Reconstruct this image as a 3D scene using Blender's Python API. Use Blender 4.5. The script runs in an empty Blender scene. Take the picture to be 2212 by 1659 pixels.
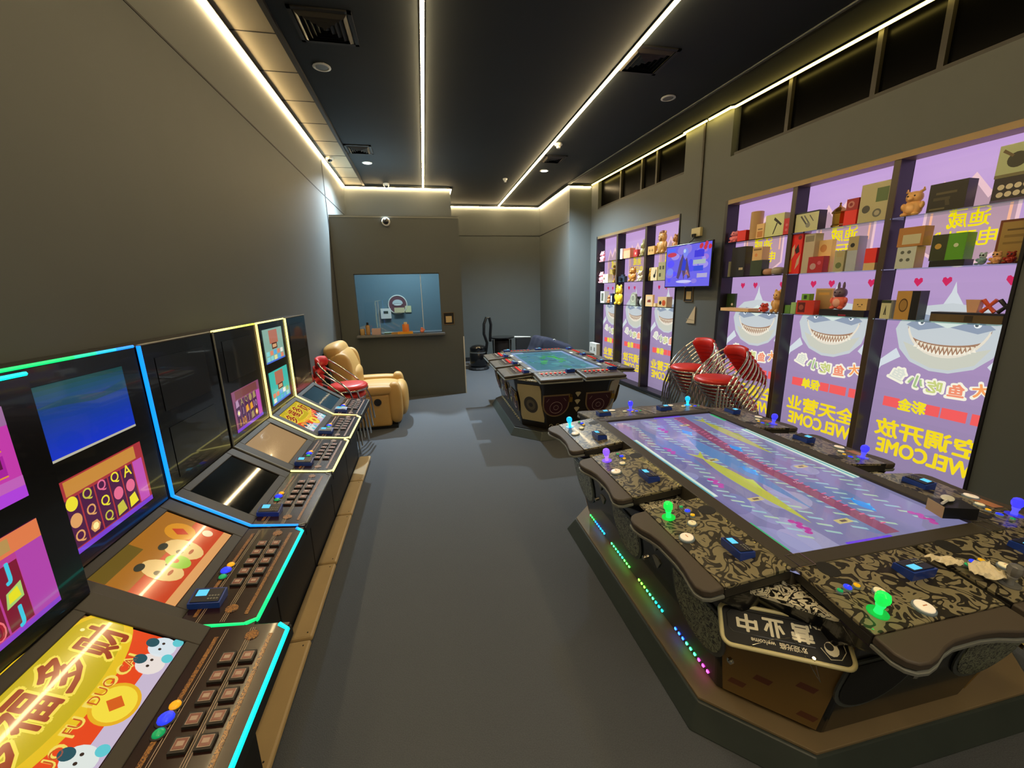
import bpy, bmesh, math, random
from mathutils import Matrix, Vector
random.seed(7)
PI=math.pi; sin=math.sin; cos=math.cos
S=bpy.context.scene; COL=S.collection
# ---------------- camera ----------------
def Rm(yaw,pitch,roll):
    f=Vector((sin(yaw)*cos(pitch),cos(yaw)*cos(pitch),-sin(pitch))); r=Vector((cos(yaw),-sin(yaw),0)); d=f.cross(r)
    c,s=cos(roll),sin(roll)
    return (c*r+s*d,-s*r+c*d,f)
_r,_d,_f=Rm(math.radians(11.597),math.radians(12.888),math.radians(1.313))
cam=bpy.data.cameras.new('camera'); camo=bpy.data.objects.new('camera',cam); COL.objects.link(camo)
camo.matrix_world=Matrix(((_r.x,-_d.x,-_f.x,0),(_r.y,-_d.y,-_f.y,0),(_r.z,-_d.z,-_f.z,1.75),(0,0,0,1)))
cam.sensor_width=36; cam.lens=884.64/2212*36; cam.clip_start=.02; cam.clip_end=60
S.camera=camo
# ---------------- world, view ----------------
w=bpy.data.worlds.new('world'); S.world=w; w.use_nodes=True
w.node_tree.nodes['Background'].inputs[0].default_value=(.5,.55,.65,1); w.node_tree.nodes['Background'].inputs[1].default_value=.02
S.view_settings.view_transform='Standard'; S.view_settings.look='None'; S.view_settings.gamma=1; S.view_settings.exposure=0
S.view_settings.use_curve_mapping=False
STRIP=54.0; STRIPR=17.0; SPOT=950.0; FILL=34.0; BOOTH=34.0
def lamp(name,kind,loc,energy,color,rot=(0,0,0),**k):
    l=bpy.data.lights.new(name,kind); l.energy=energy; l.color=color
    for a,v in k.items(): setattr(l,a,v)
    o=bpy.data.objects.new(name,l); COL.objects.link(o); o.location=loc; o.rotation_euler=rot; return o
# fill lamp added behind the camera, standing in for unseen hall lights
FILL_LAMP=lamp('added_fill_light','AREA',(0,0,-.035),FILL,(1,.93,.8),(0,0,0),shape='RECTANGLE',size=1.2,size_y=.6)

# ---------------- colours, materials ----------------
def lin(h):
    if isinstance(h,str):
        h=h.lstrip('#'); c=[int(h[i:i+2],16)/255 for i in (0,2,4)]
        return tuple(x/12.92 if x<=.04045 else ((x+.055)/1.055)**2.4 for x in c)
    return tuple(h)
def _mat(name):
    m=bpy.data.materials.new(name); m.use_nodes=True
    return m,m.node_tree,m.node_tree.nodes['Principled BSDF']
def mat(name,col,rough=.5,metal=0,em=None,es=0,coat=0,noise=0,nscale=40,bump=0,trans=0,spec=.5):
    m,t,b=_mat(name); c=lin(col)
    b.inputs['Base Color'].default_value=(*c,1); b.inputs['Roughness'].default_value=rough; b.inputs['Metallic'].default_value=metal
    b.inputs['Coat Weight'].default_value=coat; b.inputs['Coat Roughness'].default_value=.04; b.inputs['Specular IOR Level'].default_value=spec
    if trans: b.inputs['Transmission Weight'].default_value=trans
    if em: b.inputs['Emission Color'].default_value=(*lin(em),1); b.inputs['Emission Strength'].default_value=es
    if noise or bump:
        tc=t.nodes.new('ShaderNodeTexCoord'); n=t.nodes.new('ShaderNodeTexNoise'); n.inputs['Scale'].default_value=nscale; n.inputs['Detail'].default_value=4
        t.links.new(tc.outputs['Object'],n.inputs['Vector'])
        if noise:
            r=t.nodes.new('ShaderNodeMixRGB'); r.inputs[1].default_value=(*[x*(1-noise) for x in c],1); r.inputs[2].default_value=(*[min(1,x*(1+noise)) for x in c],1)
            t.links.new(n.outputs[0],r.inputs[0]); t.links.new(r.outputs[0],b.inputs['Base Color'])
        if bump:
            bp=t.nodes.new('ShaderNodeBump'); bp.inputs['Strength'].default_value=bump; bp.inputs['Distance'].default_value=.01
            t.links.new(n.outputs[0],bp.inputs['Height']); t.links.new(bp.outputs[0],b.inputs['Normal'])
    return m
def attr_mat(name,rough=.5,em=0,coat=0,metal=0):
    m,t,b=_mat(name); a=t.nodes.new('ShaderNodeAttribute'); a.attribute_name='Col'
    b.inputs['Roughness'].default_value=rough; b.inputs['Coat Weight'].default_value=coat; b.inputs['Coat Roughness'].default_value=.03; b.inputs['Metallic'].default_value=metal
    if em:
        b.inputs['Base Color'].default_value=(.01,.01,.012,1)
        t.links.new(a.outputs['Color'],b.inputs['Emission Color']); b.inputs['Emission Strength'].default_value=em
    else: t.links.new(a.outputs['Color'],b.inputs['Base Color'])
    return m
def emit(name,col,s):
    m,t,b=_mat(name); t.nodes.remove(b); e=t.nodes.new('ShaderNodeEmission'); e.inputs[0].default_value=(*lin(col),1); e.inputs[1].default_value=s
    t.links.new(e.outputs[0],t.nodes['Material Output'].inputs[0]); return m
def damask(name,light,dark,scale=14,thr=.5,rough=.28,coat=.6):
    m,t,b=_mat(name); tc=t.nodes.new('ShaderNodeTexCoord'); mp=t.nodes.new('ShaderNodeMapping'); mp.inputs['Scale'].default_value=(scale,scale,scale)
    t.links.new(tc.outputs['Object'],mp.inputs['Vector'])
    n=t.nodes.new('ShaderNodeTexNoise'); n.inputs['Scale'].default_value=.9; n.inputs['Detail'].default_value=1.2; n.inputs['Distortion'].default_value=1.6
    t.links.new(mp.outputs[0],n.inputs['Vector'])
    mu=t.nodes.new('ShaderNodeMath'); mu.operation='MULTIPLY'; mu.inputs[1].default_value=9; t.links.new(n.outputs[0],mu.inputs[0])
    pp=t.nodes.new('ShaderNodeMath'); pp.operation='PINGPONG'; pp.inputs[1].default_value=1; t.links.new(mu.outputs[0],pp.inputs[0])
    v=t.nodes.new('ShaderNodeTexVoronoi'); v.inputs['Scale'].default_value=1.6; t.links.new(mp.outputs[0],v.inputs['Vector'])
    sc=t.nodes.new('ShaderNodeMath'); sc.operation='MULTIPLY_ADD'; sc.inputs[1].default_value=.5; t.links.new(v.outputs['Distance'],sc.inputs[0]); t.links.new(pp.outputs[0],sc.inputs[2])
    cr=t.nodes.new('ShaderNodeValToRGB'); cr.color_ramp.elements[0].position=thr+.12; cr.color_ramp.elements[1].position=thr+.17
    cr.color_ramp.elements[0].color=(*lin(dark),1); cr.color_ramp.elements[1].color=(*lin(light),1)
    t.links.new(sc.outputs[0],cr.inputs[0]); t.links.new(cr.outputs[0],b.inputs['Base Color'])
    b.inputs['Roughness'].default_value=rough; b.inputs['Coat Weight'].default_value=coat; b.inputs['Coat Roughness'].default_value=.05
    return m
def glass(name,tint=(1,1,1),refl=1.0):
    m,t,b=_mat(name); t.nodes.remove(b); tr=t.nodes.new('ShaderNodeBsdfTransparent'); tr.inputs[0].default_value=(*tint,1)
    g=t.nodes.new('ShaderNodeBsdfGlossy'); g.inputs['Roughness'].default_value=.02; f=t.nodes.new('ShaderNodeFresnel'); f.inputs[0].default_value=1.5
    mx=t.nodes.new('ShaderNodeMixShader'); t.links.new(f.outputs[0],mx.inputs[0]); t.links.new(tr.outputs[0],mx.inputs[1]); t.links.new(g.outputs[0],mx.inputs[2])
    t.links.new(mx.outputs[0],t.nodes['Material Output'].inputs[0]); return m
def carpet(name):
    m=mat(name,'#5b5e62',.95,noise=.3,nscale=220,bump=.5,spec=.15); return m
M_wall=mat('wall_paint','#565a58',.62,noise=.05,nscale=3,bump=.03)
M_carpet=carpet('carpet'); M_ceil=mat('ceiling_paint','#20282c',.8,noise=.1,nscale=3)
M_tile=mat('ceiling_tile_paint','#a39a84',.8); M_black=mat('black_gloss','#0b0b0c',.22,coat=.4); M_matte=mat('black_matte','#141415',.6)
M_dark=mat('dark_plastic','#26231f',.45); M_bez=mat('bezel','#3a352c',.5); M_grey=mat('grey_edge','#7d7f78',.4); M_lip=mat('armrest_vinyl','#4a4138',.55,bump=.05,nscale=300)
M_wood=mat('tan_board','#b79b6a',.55,noise=.12,nscale=6); M_skirt=mat('skirt_laminate','#39403c',.35,noise=.2,nscale=8)
M_chrome=mat('chrome','#d8d4cc',.12,1); M_red=mat('red_vinyl','#d02a20',.38,bump=.03); M_cream=mat('cream_leather','#bb9350',.55,bump=.15,nscale=18,noise=.06)
M_white=mat('white_plastic','#dcdcd4',.35); M_glass=glass('clear_glass'); M_blue=mat('blue_plastic','#1d3f9c',.3,coat=.3)
M_paint=attr_mat('painted',.45,coat=.15); M_screen=attr_mat('lit_screen',.12,em=1.0,coat=.5); M_print=attr_mat('backlit_film',.5,em=1.0)
M_art=attr_mat('printed',.3,coat=.5); M_led=attr_mat('led_line',.4,em=2.2); M_dot=attr_mat('led_dot',.4,em=12.0); M_goldp=mat('gold_metal','#caa04a',.25,.9)
M_dam=damask('damask_print','#857c60','#1f1b17',14,rough=.38,coat=.2); M_damw=damask('damask_white','#d6cfb4','#141210',26,rough=.4,coat=.3); M_damd=damask('damask_green','#8d9274','#0e0f0d',34,rough=.35)
M_navy=mat('navy_cloth','#12172e',.85,bump=.3,nscale=30); M_strip=emit('warm_led','#ffe0a8',STRIP); M_stripR=emit('yellow_led','#ffe070',STRIPR)
M_postf=mat('post_front','#4a3d2c',.4); M_case=mat('case_frame','#1c191c',.35,noise=.3,nscale=12); M_brass=mat('case_edge','#8a7452',.4,.3); M_darkglass=mat('dark_glass','#040404',.25,spec=.05); M_offscreen=mat('blank_screen','#070807',.05,coat=.6)

# ---------------- mesh builder ----------------
class MB:
    def __init__(s): s.v=[];s.f=[];s.m=[];s.c=[];s.M=Matrix();s.mi=0;s.col=(1,1,1)
    def add(s,vs,fs):
        n=len(s.v); s.v+=[tuple(s.M@Vector(p)) for p in vs]
        for f in fs: s.f.append([i+n for i in f]); s.m.append(s.mi); s.c.append(s.col)
        return s
    def box(s,c,d):
        x,y,z=c; a,b,e=d[0]/2,d[1]/2,d[2]/2
        return s.add([(x+i*a,y+j*b,z+k*e) for k in(-1,1) for j in(-1,1) for i in(-1,1)],[(0,2,3,1),(4,5,7,6),(0,1,5,4),(2,6,7,3),(0,4,6,2),(1,3,7,5)])
    def bb(s,x0,x1,y0,y1,z0,z1): return s.box(((x0+x1)/2,(y0+y1)/2,(z0+z1)/2),(abs(x1-x0),abs(y1-y0),abs(z1-z0)))
    def loft(s,rings,cap=True,closed=True):
        n=len(rings[0]); vs=[p for r in rings for p in r]; fs=[]
        for k in range(len(rings)-1):
            for i in range(n if closed else n-1): j=(i+1)%n; fs.append((k*n+i,k*n+j,(k+1)*n+j,(k+1)*n+i))
        if cap: fs.append(tuple(range(n-1,-1,-1))); fs.append(tuple((len(rings)-1)*n+i for i in range(n)))
        return s.add(vs,fs)
    def prism(s,poly,z0,z1,poly2=None): return s.loft([[(x,y,z0) for x,y in poly],[(x,y,z1) for x,y in (poly2 or poly)]])
    def xz(s,poly,y0,y1): return s.loft([[(x,y0,z) for x,z in poly][::-1],[(x,y1,z) for x,z in poly][::-1]])
    def lathe(s,prof,n=16,c=(0,0,0)):
        return s.loft([[(c[0]+r*cos(2*PI*i/n),c[1]+r*sin(2*PI*i/n),c[2]+z) for i in range(n)] for r,z in prof])
    def cyl(s,c,r,h,n=16,r2=None): return s.lathe([(r,0),(r if r2 is None else r2,h)],n,c)
    def tube(s,pts,r,n=8,closed=False):
        pts=[Vector(p) for p in pts]; R=[]; up=None; N=len(pts)
        for i,p in enumerate(pts):
            a=pts[(i-1)%N] if (i or closed) else p; b=pts[(i+1)%N] if (i<N-1 or closed) else p
            t=(b-a).normalized()
            if up is None: up=Vector((0,0,1)) if abs(t.z)<.9 else Vector((1,0,0))
            x=t.cross(up).normalized(); y=x.cross(t).normalized(); up=y
            rr=r[i] if isinstance(r,(list,tuple)) else r
            R.append([tuple(p+rr*(cos(2*PI*k/n)*x+sin(2*PI*k/n)*y)) for k in range(n)])
        if closed: R.append(R[0])
        return s.loft(R,cap=not closed)
    def ell(s,c,r,p=2,n=12,m=8,rot=None):
        if not isinstance(r,(tuple,list)): r=(r,r,r)
        q=2/p; g=lambda t:math.copysign(abs(t)**q,t); R=[]
        X=rot or Matrix()
        for k in range(m+1):
            ph=-PI/2+PI*k/m; ph=max(-PI/2+.02,min(PI/2-.02,ph))
            R.append([tuple(Vector(c)+X@Vector((r[0]*g(cos(ph))*g(cos(2*PI*i/n)),r[1]*g(cos(ph))*g(sin(2*PI*i/n)),r[2]*g(sin(ph))))) for i in range(n)])
        return s.loft(R)
    # flat art on the plane z=0 of s.M
    def poly(s,pts,z,c): s.col=lin(c); return s.add([(x,y,z) for x,y in pts],[tuple(range(len(pts)))])
    def rect(s,x0,y0,x1,y1,z,c): return s.poly([(x0,y0),(x1,y0),(x1,y1),(x0,y1)],z,c)
    def disc(s,x,y,r,z,c,ry=None,n=18,a0=0,a1=2*PI): 
        ry=ry or r; return s.poly([(x+r*cos(a0+(a1-a0)*i/(n if a1-a0>6.2 else n-1)),y+ry*sin(a0+(a1-a0)*i/(n if a1-a0>6.2 else n-1))) for i in range(n)],z,c)
    def text(s,t,x,y,h,z,c,mirror=False,rot=0,w=None,bold=0):
        vs,fs,W,H=glyphs(t); k=h/max(H,1e-6); kx=(w/W if w else k)*(-1 if mirror else 1)
        s.col=lin(c); ca,sa=cos(rot),sin(rot); P=[]
        F=[f[::-1] for f in fs] if mirror else fs
        q=bold*h*.55; offs=[(0,0)] if bold<=0 else [(q*cos(PI*i/4),q*sin(PI*i/4)) for i in range(8)]+[(0,0)]
        for n,(ox,oy) in enumerate(offs):
            P=[]
            for (a,b) in vs: a=(a-W/2)*kx; b=(b-H/2)*k; P.append((x+ox+a*ca-b*sa,y+oy+a*sa+b*ca,z+.00002*n))
            s.add(P,F)
        return s
    def mesh(s,name,mats,smooth=None):
        me=bpy.data.meshes.new(name); me.from_pydata(s.v,[],s.f); 
        for m in mats: me.materials.append(m)
        me.polygons.foreach_set('material_index',s.m)
        a=me.color_attributes.new('Col','FLOAT_COLOR','CORNER'); buf=[]
        for f,c in zip(s.f,s.c): buf+=[c[0],c[1],c[2],1.0]*len(f)
        a.data.foreach_set('color',buf)
        if smooth is not None:
            me.polygons.foreach_set('use_smooth',[True]*len(s.f)); me.set_sharp_from_angle(angle=math.radians(smooth))
        me.update(); return me
_gc={}
def glyphs(t,bold=0):
    k=(t,bold)
    if k in _gc: return _gc[k]
    cu=bpy.data.curves.new('t','FONT'); cu.body=t; cu.size=1; cu.offset=bold; cu.resolution_u=3; o=bpy.data.objects.new('t',cu); COL.objects.link(o)
    dg=bpy.context.evaluated_depsgraph_get(); me=o.evaluated_get(dg).to_mesh()
    vs=[(v.co.x,v.co.y) for v in me.vertices]; fs=[tuple(p.vertices) for p in me.polygons]; o.evaluated_get(dg).to_mesh_clear()
    bpy.data.objects.remove(o); bpy.data.curves.remove(cu)
    if not vs: vs=[(0,0),(1,0),(1,1)]; fs=[(0,1,2)]
    x0=min(v[0] for v in vs); y0=min(v[1] for v in vs); W=max(v[0] for v in vs)-x0; H=max(v[1] for v in vs)-y0
    _gc[k]=([(a-x0,b-y0) for a,b in vs],fs,W,H); return _gc[k]
def put(name,me,parent=None,M=None,bevel=0,seg=2):
    o=bpy.data.objects.new(name,me); COL.objects.link(o)
    if parent: o.parent=parent
    if M is not None: o.matrix_local=M
    if bevel:
        b=o.modifiers.new('b','BEVEL'); b.width=bevel; b.segments=seg; b.limit_method='ANGLE'; b.angle_limit=math.radians(35)
    return o
def obj(name,mb,mats,parent=None,M=None,bevel=0,smooth=None,seg=2):
    if not isinstance(mats,(list,tuple)): mats=[mats]
    return put(name,mb.mesh(name,mats,smooth),parent,M,bevel,seg)
def tag(o,label=None,cat=None,group=None,kind=None):
    if label: o['label']=label
    if cat: o['category']=cat
    if group: o['group']=group
    if kind: o['kind']=kind
    return o
def thing(name,label,cat,M,group=None):
    o=bpy.data.objects.new(name,None); COL.objects.link(o); o.empty_display_size=.1
    o.matrix_world=M if isinstance(M,Matrix) else Matrix.Translation(M); return tag(o,label,cat,group)
def struct(name,mb,m,bevel=0,M=None): 
    o=obj(name,mb,m,None,M,bevel); o['kind']='structure'; return o
def dup(root,M,label=None,group=None):
    r=root.copy(); COL.objects.link(r); r.matrix_world=M
    if label: r['label']=label
    if group: r['group']=group
    for ch in list(root.children):
        c=ch.copy(); COL.objects.link(c); c.parent=r
        for g in ch.children: d=g.copy(); COL.objects.link(d); d.parent=c
    return r
T=Matrix.Translation
def RZ(a): return Matrix.Rotation(a,4,'Z')
# frame of the slightly turned right wall: x = depth away from the room, y = along, z = up
TH=math.atan(.065); W=T((3.925,0,0))@RZ(TH)
def wp(d,a,z): return W@T((d,a,z))
def face(d,a,z): # art frame on the right wall facing into the room
    return Matrix(((0,0,-1,d),(-1,0,0,a),(0,1,0,z),(0,0,0,1)))

# ---------------- room ----------------
H=3.75
struct('floor',MB().bb(-1.5,4.4,-3,10.6,-.1,0),M_carpet)
struct('ceiling',MB().bb(-1.5,4.4,-3,10.6,H,H+.1),M_ceil)
struct('wall_left',MB().bb(-1.45,-1.335,-3,8.75,0,H),M_wall)
struct('wall_bay',MB().bb(-1.45,.64,8.75,8.85,0,H),M_wall)
struct('wall_side',MB().bb(.54,.64,8.85,10.4,0,H),M_wall)
struct('wall_back',MB().bb(.54,3.1,10.4,10.5,0,H),M_wall)
struct('wall_alcove',MB().bb(2.93,3.03,8.355,10.4,0,H),M_wall)
struct('wall_rear',MB().bb(-1.5,4.4,-3.1,-3,0,H),M_wall)
# pilaster that closes the alcove
b=MB(); b.bb(2.93,3.40,8.23,8.35,0,H); struct('wall_pilaster',b,M_wall)
# right wall around the two display windows (frame W)
A0,A1,B0,B1=2.015,4.636,5.46,7.97; ZT=2.735; ZB=.06
for a0,a1,z0,z1 in [(-3,A0,0,3.22),(A1,B0,0,H),(B1,8.26,0,H),(A0,A1,0,ZB),(A0,A1,ZT,3.22),(B0,B1,0,ZB),(B0,B1,ZT,3.24),(-3,1.2,3.22,H)]: struct('wall_right',MB().bb(0,.16,a0,a1,z0,z1),M_wall,M=W)
b=MB(); b.bb(.16,.26,-3,8.3,0,H); struct('wall_outer',b,M_matte,M=W)
# high windows
for n,(a0,a1,z0,ms) in enumerate([(1.2,A1-.03,3.22,(1.95,2.7,3.15,3.95)),(B0,B1,3.24,(6.15,6.55,7.2))],1):
    wo=struct(f'window_{n}',MB().bb(.07,.08,a0,a1,z0,H),M_darkglass,M=W)
    b=MB(); b.bb(.02,.10,a0,a1,z0,z0+.035)
    for a in ms: b.bb(.03,.10,a-.02,a+.02,z0,H)
    f=obj('window_frame',b,M_dark,wo)
# seams and trims
struct('trim_1',MB().bb(-1.337,-1.331,-3,8.74,3.166,3.178),M_matte)
struct('trim_2',MB().bb(-1.337,-1.330,6.96,6.99,0,H),M_matte)
struct('trim_3',MB().bb(.64,2.93,10.39,10.4,3.05,3.06),M_matte)
struct('trim_4',MB().bb(2.922,2.93,8.25,10.4,3.05,3.06),M_matte)
b=MB(); b.bb(-1.335,-.985,-3,8.75,H-.012,H)
struct('trim_5',b,M_tile)
b=MB()
for y in [i*.6-2.6 for i in range(20)]: b.bb(-1.335,-.985,y,y+.008,H-.016,H-.011)
struct('trim_6',b,M_dark)
struct('trim_7',MB().bb(-.985,-.945,-3,8.75,H-.03,H),M_matte)
struct('trim_8',MB().bb(-.50,-.46,-3,8.26,H-.02,H),M_matte,M=W)
struct('trim_9',MB().bb(-.515,-.50,-3,8.26,H-.012,H),M_grey,M=W)
struct('baseboard_back',MB().bb(.64,2.93,10.38,10.4,0,.1),M_matte)
b=MB(); b.bb(.64,.665,8.9,10.3,0,.07); struct('baseboard_side',b,M_wood)

# LED light lines on the ceiling
def light_line(label,pts,m=M_strip,r=.013,Mx=None,grp=None):
    t=thing('led_light_line',label,'light',Matrix() if Mx is None else Mx)
    b=MB()
    for p,q in zip(pts,pts[1:]): b.tube([p,q],r,8)
    obj('diffuser',b,m,t)
    b=MB()
    for p,q in zip(pts,pts[1:]):
        p,q=Vector(p),Vector(q); d=(q-p).normalized(); s=Vector((-d.y,d.x,0))*.018
        u=Vector((0,0,.006)); v=Vector((0,0,.016))
        b.loft([[tuple(p-s+u),tuple(p+s+u),tuple(p+s+v),tuple(p-s+v)],[tuple(q-s+u),tuple(q+s+u),tuple(q+s+v),tuple(q-s+v)]])
    obj('mounting_channel',b,M_dark,t)
z=H-.022
light_line('long warm light line at the left wall top, turning along the bay and alcove',[(-1.318,-2.9,z-.03),(-1.318,8.72,z-.03),(.655,8.72,z-.03),(.655,10.37,z-.03),(2.90,10.37,z-.03),(2.90,8.215,z-.03),(3.36,8.215,z-.03)])
light_line('warm light line running straight down the ceiling, left of the middle',[(.125,-2.9,z),(.125,8.70,z)],r=.015)
light_line('warm light line running straight down the ceiling, right of the middle',[(1.90,-2.9,z),(1.90,10.35,z)],r=.015)
light_line('yellow light line along the top of the right wall over the high dark windows',[(-.02,8.2,z),(-.02,B0,z),(-.05,B0-.02,z),(-.05,5.02,z)],M_stripR,.011,W)
light_line('yellow light line above the pier and the large near display window',[(-.05,4.98,z),(-.05,A1,z),(-.015,A1-.03,z),(-.015,-2.9,z)],M_stripR,.014,W)

# ceiling fittings
t=thing('added_fill_panel','added white fill panel on the ceiling behind the camera, out of view','ceiling lamp',(1.2,-1.6,H))  # added panel, out of view, that houses the fill lamp
obj('fill_panel_housing',MB().bb(-.62,.62,-.32,.32,-.03,-.001),mat('panel_white','#dcdcd4',.4),t); FILL_LAMP.parent=t
def vent(x,y,s,label):
    t=thing('ceiling_vent',label,'vent',(x,y,H))
    b=MB(); 
    for k in range(5):
        r0=s*(1-k*.2); r1=r0-.035; zz=-.012-.01*k
        for q in range(4):
            Mq=RZ(q*PI/2); P=[(-r0,-r0,-.004),(r0,-r0,-.004),(r1,-r1,-.03),(-r1,-r1,-.03)]
            b.add([tuple(Mq@Vector(p)) for p in P],[(3,2,1,0)])
    obj('louvre',b,M_dark,t)
    b=MB(); s2=s+.03
    for q in range(4):
        b.M=RZ(q*PI/2); b.bb(-s2,s2,-s2,-s,-.012,-.001)
    obj('frame',b,M_matte,t)
vent(-.60,3.87,.19,'black square ceiling vent beside the lit left ceiling band, nearest the camera'); vent(2.10,3.91,.19,'black square ceiling vent right of the right-hand ceiling light line')
vent(-.76,6.70,.15,'black square ceiling vent near the bright lamp over the recliner'); vent(2.13,6.77,.15,'small black ceiling vent in front of the bright lamp above the far table')
def downlight(x,y,on,label):
    t=thing('downlight',label,'ceiling lamp',(x,y,H))
    b=MB(); b.lathe([(.075,-.001),(.078,-.008),(.06,-.012),(.055,-.002)],24); obj('trim_ring',b,M_white,t,smooth=40)
    obj('lens',MB().cyl((0,0,-.008),.053,.005,20),emit('lens_on','#eaf6ff',14) if on else M_grey,t)
    if on:
        l=lamp('spot_beam','SPOT',(0,0,-.03),SPOT,(.68,.86,1.0),(0,0,0),spot_size=2.5,spot_blend=1.0,shadow_soft_size=.03); l.parent=t
downlight(-.76,4.48,0,'unlit round downlight on the left of the ceiling beyond the nearest vent')
downlight(2.74,4.56,0,'unlit round downlight on the right of the ceiling, near the yellow light line')
downlight(-.73,7.33,1,'bright white downlight over the recliner and booth')
downlight(2.175,7.41,1,'bright white downlight over the far gaming table')
def sensor(x,y,label,r=.055):
    t=thing('smoke_detector',label,'detector',(x,y,H))
    obj('base',MB().lathe([(r,-.001),(r*1.05,-.015),(r*.8,-.03),(.01,-.031)],20),M_white,t,smooth=40)
    obj('sensing_head',MB().lathe([(r*.55,-.03),(r*.5,-.06),(.01,-.065)],16),M_white,t,smooth=40)
sensor(2.0,6.10,'white smoke detector beside the right-hand ceiling light line'); sensor(1.60,8.0,'small white detector near the far end of the right-hand light line',.04)
def dome(x,y,z,label,Mr=Matrix(),r=.055):
    t=thing('dome_camera',label,'camera',T((x,y,z))@Mr)
    obj('housing',MB().lathe([(r,-.001),(r*1.05,-.03),(r*.9,-.045),(.01,-.046)],20),M_white,t,smooth=40)
    obj('dome',MB().ell((0,0,-.045),(r*.72,r*.72,r*.6)),M_black,t,smooth=60)
dome(-.55,8.60,H,'white ceiling dome camera in front of the light line over the booth bay'); dome(-1.24,7.1,H,'white dome camera at the top of the left wall')
dome(-.50,7.045,2.83,'round white wall camera at the top of the booth front',Matrix.Rotation(-PI/2,4,'X'),.062)

# ---------------- service booth ----------------
BX0,BX1,BZ0,BZ1=-1.065,.262,1.09,2.055; BY=7.05
b=MB(); 
for x0,x1,z0,z1 in [(-1.335,BX0,0,2.90),(BX1,.625,0,2.90),(BX0,BX1,0,BZ0),(BX0,BX1,BZ1,2.90)]: b.bb(x0,x1,BY,BY+.09,z0,z1)
struct('wall_booth',b,M_wall)
struct('wall_booth_side',MB().bb(.535,.625,BY+.09,8.75,0,2.90),M_wall)
struct('ceiling_booth',MB().bb(-1.335,.625,BY,8.75,2.90,2.93),M_wall)
struct('trim_10',MB().bb(-1.335,.630,BY-.006,BY+.02,2.895,2.915),M_grey)
struct('trim_11',MB().bb(.612,.630,BY-.004,BY,0,1.0),M_white)
emitw=mat('white_seal','#e8ecec',.4)
M_booth=mat('cool_lit_wall_paint','#66808c',.7)  # grey wall paint with the cool booth light tinted into its colour
b=MB(); b.bb(-1.33,.53,8.73,8.748,0,2.88); b.bb(-1.333,-1.32,BY+.1,8.73,0,2.88); b.bb(.52,.533,BY+.1,8.73,0,2.88); struct('wall_booth_inner',b,M_booth)
wo=struct('window_booth',MB().bb(BX0,BX1,BY+.05,BY+.056,BZ0,BZ1),glass('booth_glass'))
b=MB(); b.bb(BX0-.03,BX1+.04,BY-.14,BY+.42,BZ0-.035,BZ0); obj('window_sill',b,mat('sill','#6a6c70',.3),wo,bevel=.004)
b=MB(); b.bb(BX0,BX1,BY+.045,BY+.06,BZ1-.012,BZ1); obj('window_frame',b,M_grey,wo); obj('glass_joint',MB().bb(-.042,-.034,BY+.045,BY+.062,BZ0,BZ1),emitw,wo)
t=thing('booth_light','white panel lamp inside the booth','ceiling lamp',(-.3,7.8,2.87))
obj('lamp_body',MB().bb(-.5,.5,-.12,.12,-.02,.02),M_white,t)
l=lamp('panel_beam','AREA',(0,0,-.04),BOOTH,(.66,.9,1.0),shape='RECTANGLE',size=1.0,size_y=.24); l.parent=t
sz=BZ0
def cup(name,x,y,r,h,c,label,cat,lid=None,grp=None):
    b=MB(); b.col=lin(c); b.lathe([(r*.85,0),(r,h*.15),(r,h*.85),(r*.9,h)],16)
    if lid: b.col=lin(lid); b.lathe([(r*.5,h),(r*.5,h*1.25),(r*.35,h*1.27)],16)
    o=obj(name,b,M_paint,None,T((x,y,sz)),smooth=40); return tag(o,label,cat,grp)
cup('drink_bottle',-.93,BY+.0,.035,.16,'#b08a58','tan vacuum bottle with black cap on the left of the booth sill','bottle','#111111')
cup('paper_cup',-1.02,BY+.02,.04,.10,'#c9a56a','beige paper cup at the far left end of the booth sill','cup')
def crate(name,M,d,c,label,cat,art=None,grp=None,m=None,bev=.003):
    b=MB(); b.col=lin(c); b.bb(-d[0]/2,d[0]/2,-d[1]/2,d[1]/2,0,d[2])
    if art: art(b)
    o=obj(name,b,m or M_paint,None,M); return tag(o,label,cat,grp)
crate('tissue_box',T((-.80,BY+.02,sz)),(.14,.09,.10),'#c7a7a0','pinkish tissue box beside the bottle on the booth sill','box')
crate('note_pad',T((-.62,BY+.10,sz)),(.13,.10,.02),'#b9d8cc','pale green pad lying on the booth sill','notepad')
crate('card_tray',T((-.50,BY-.04,sz)),(.12,.08,.03),'#b98c4c','small tan tray lying on the booth sill','tray')
crate('yellow_tray',T((-.34,BY-.03,sz)),(.24,.12,.035),'#f0a828','bright yellow tray under an orange tub on the booth sill','tray')
cup('orange_tub',-.33,BY-.03,.055,.12,'#ee8a3c','orange tub with a pale lid standing on the yellow tray','tub','#f6d9a0')
bpy.data.objects['orange_tub'].location.z+=.035
b=MB(); b.col=lin('#f08a6a'); b.ell((0,0,.03),(.035,.025,.03)); b.ell((0,0,.07),(.022,.02,.022)); b.ell((.03,0,.05),(.02,.015,.015))
tag(obj('orange_toy',b,M_paint,None,T((-.07,BY+0,sz)),smooth=60),'small orange toy figure at the right of the booth sill','toy')
b=MB(); b.col=lin('#e9e9e2'); b.bb(-.1,.1,-.02,.02,0,.2); b.col=lin('#3c4a44'); b.bb(-.045,.045,-.024,-.02,.1,.15)
tag(obj('wall_thermostat',b,M_paint,None,T((-.77,8.70,1.25))),'white wall control box with small grey display inside the booth','thermostat')
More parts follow.
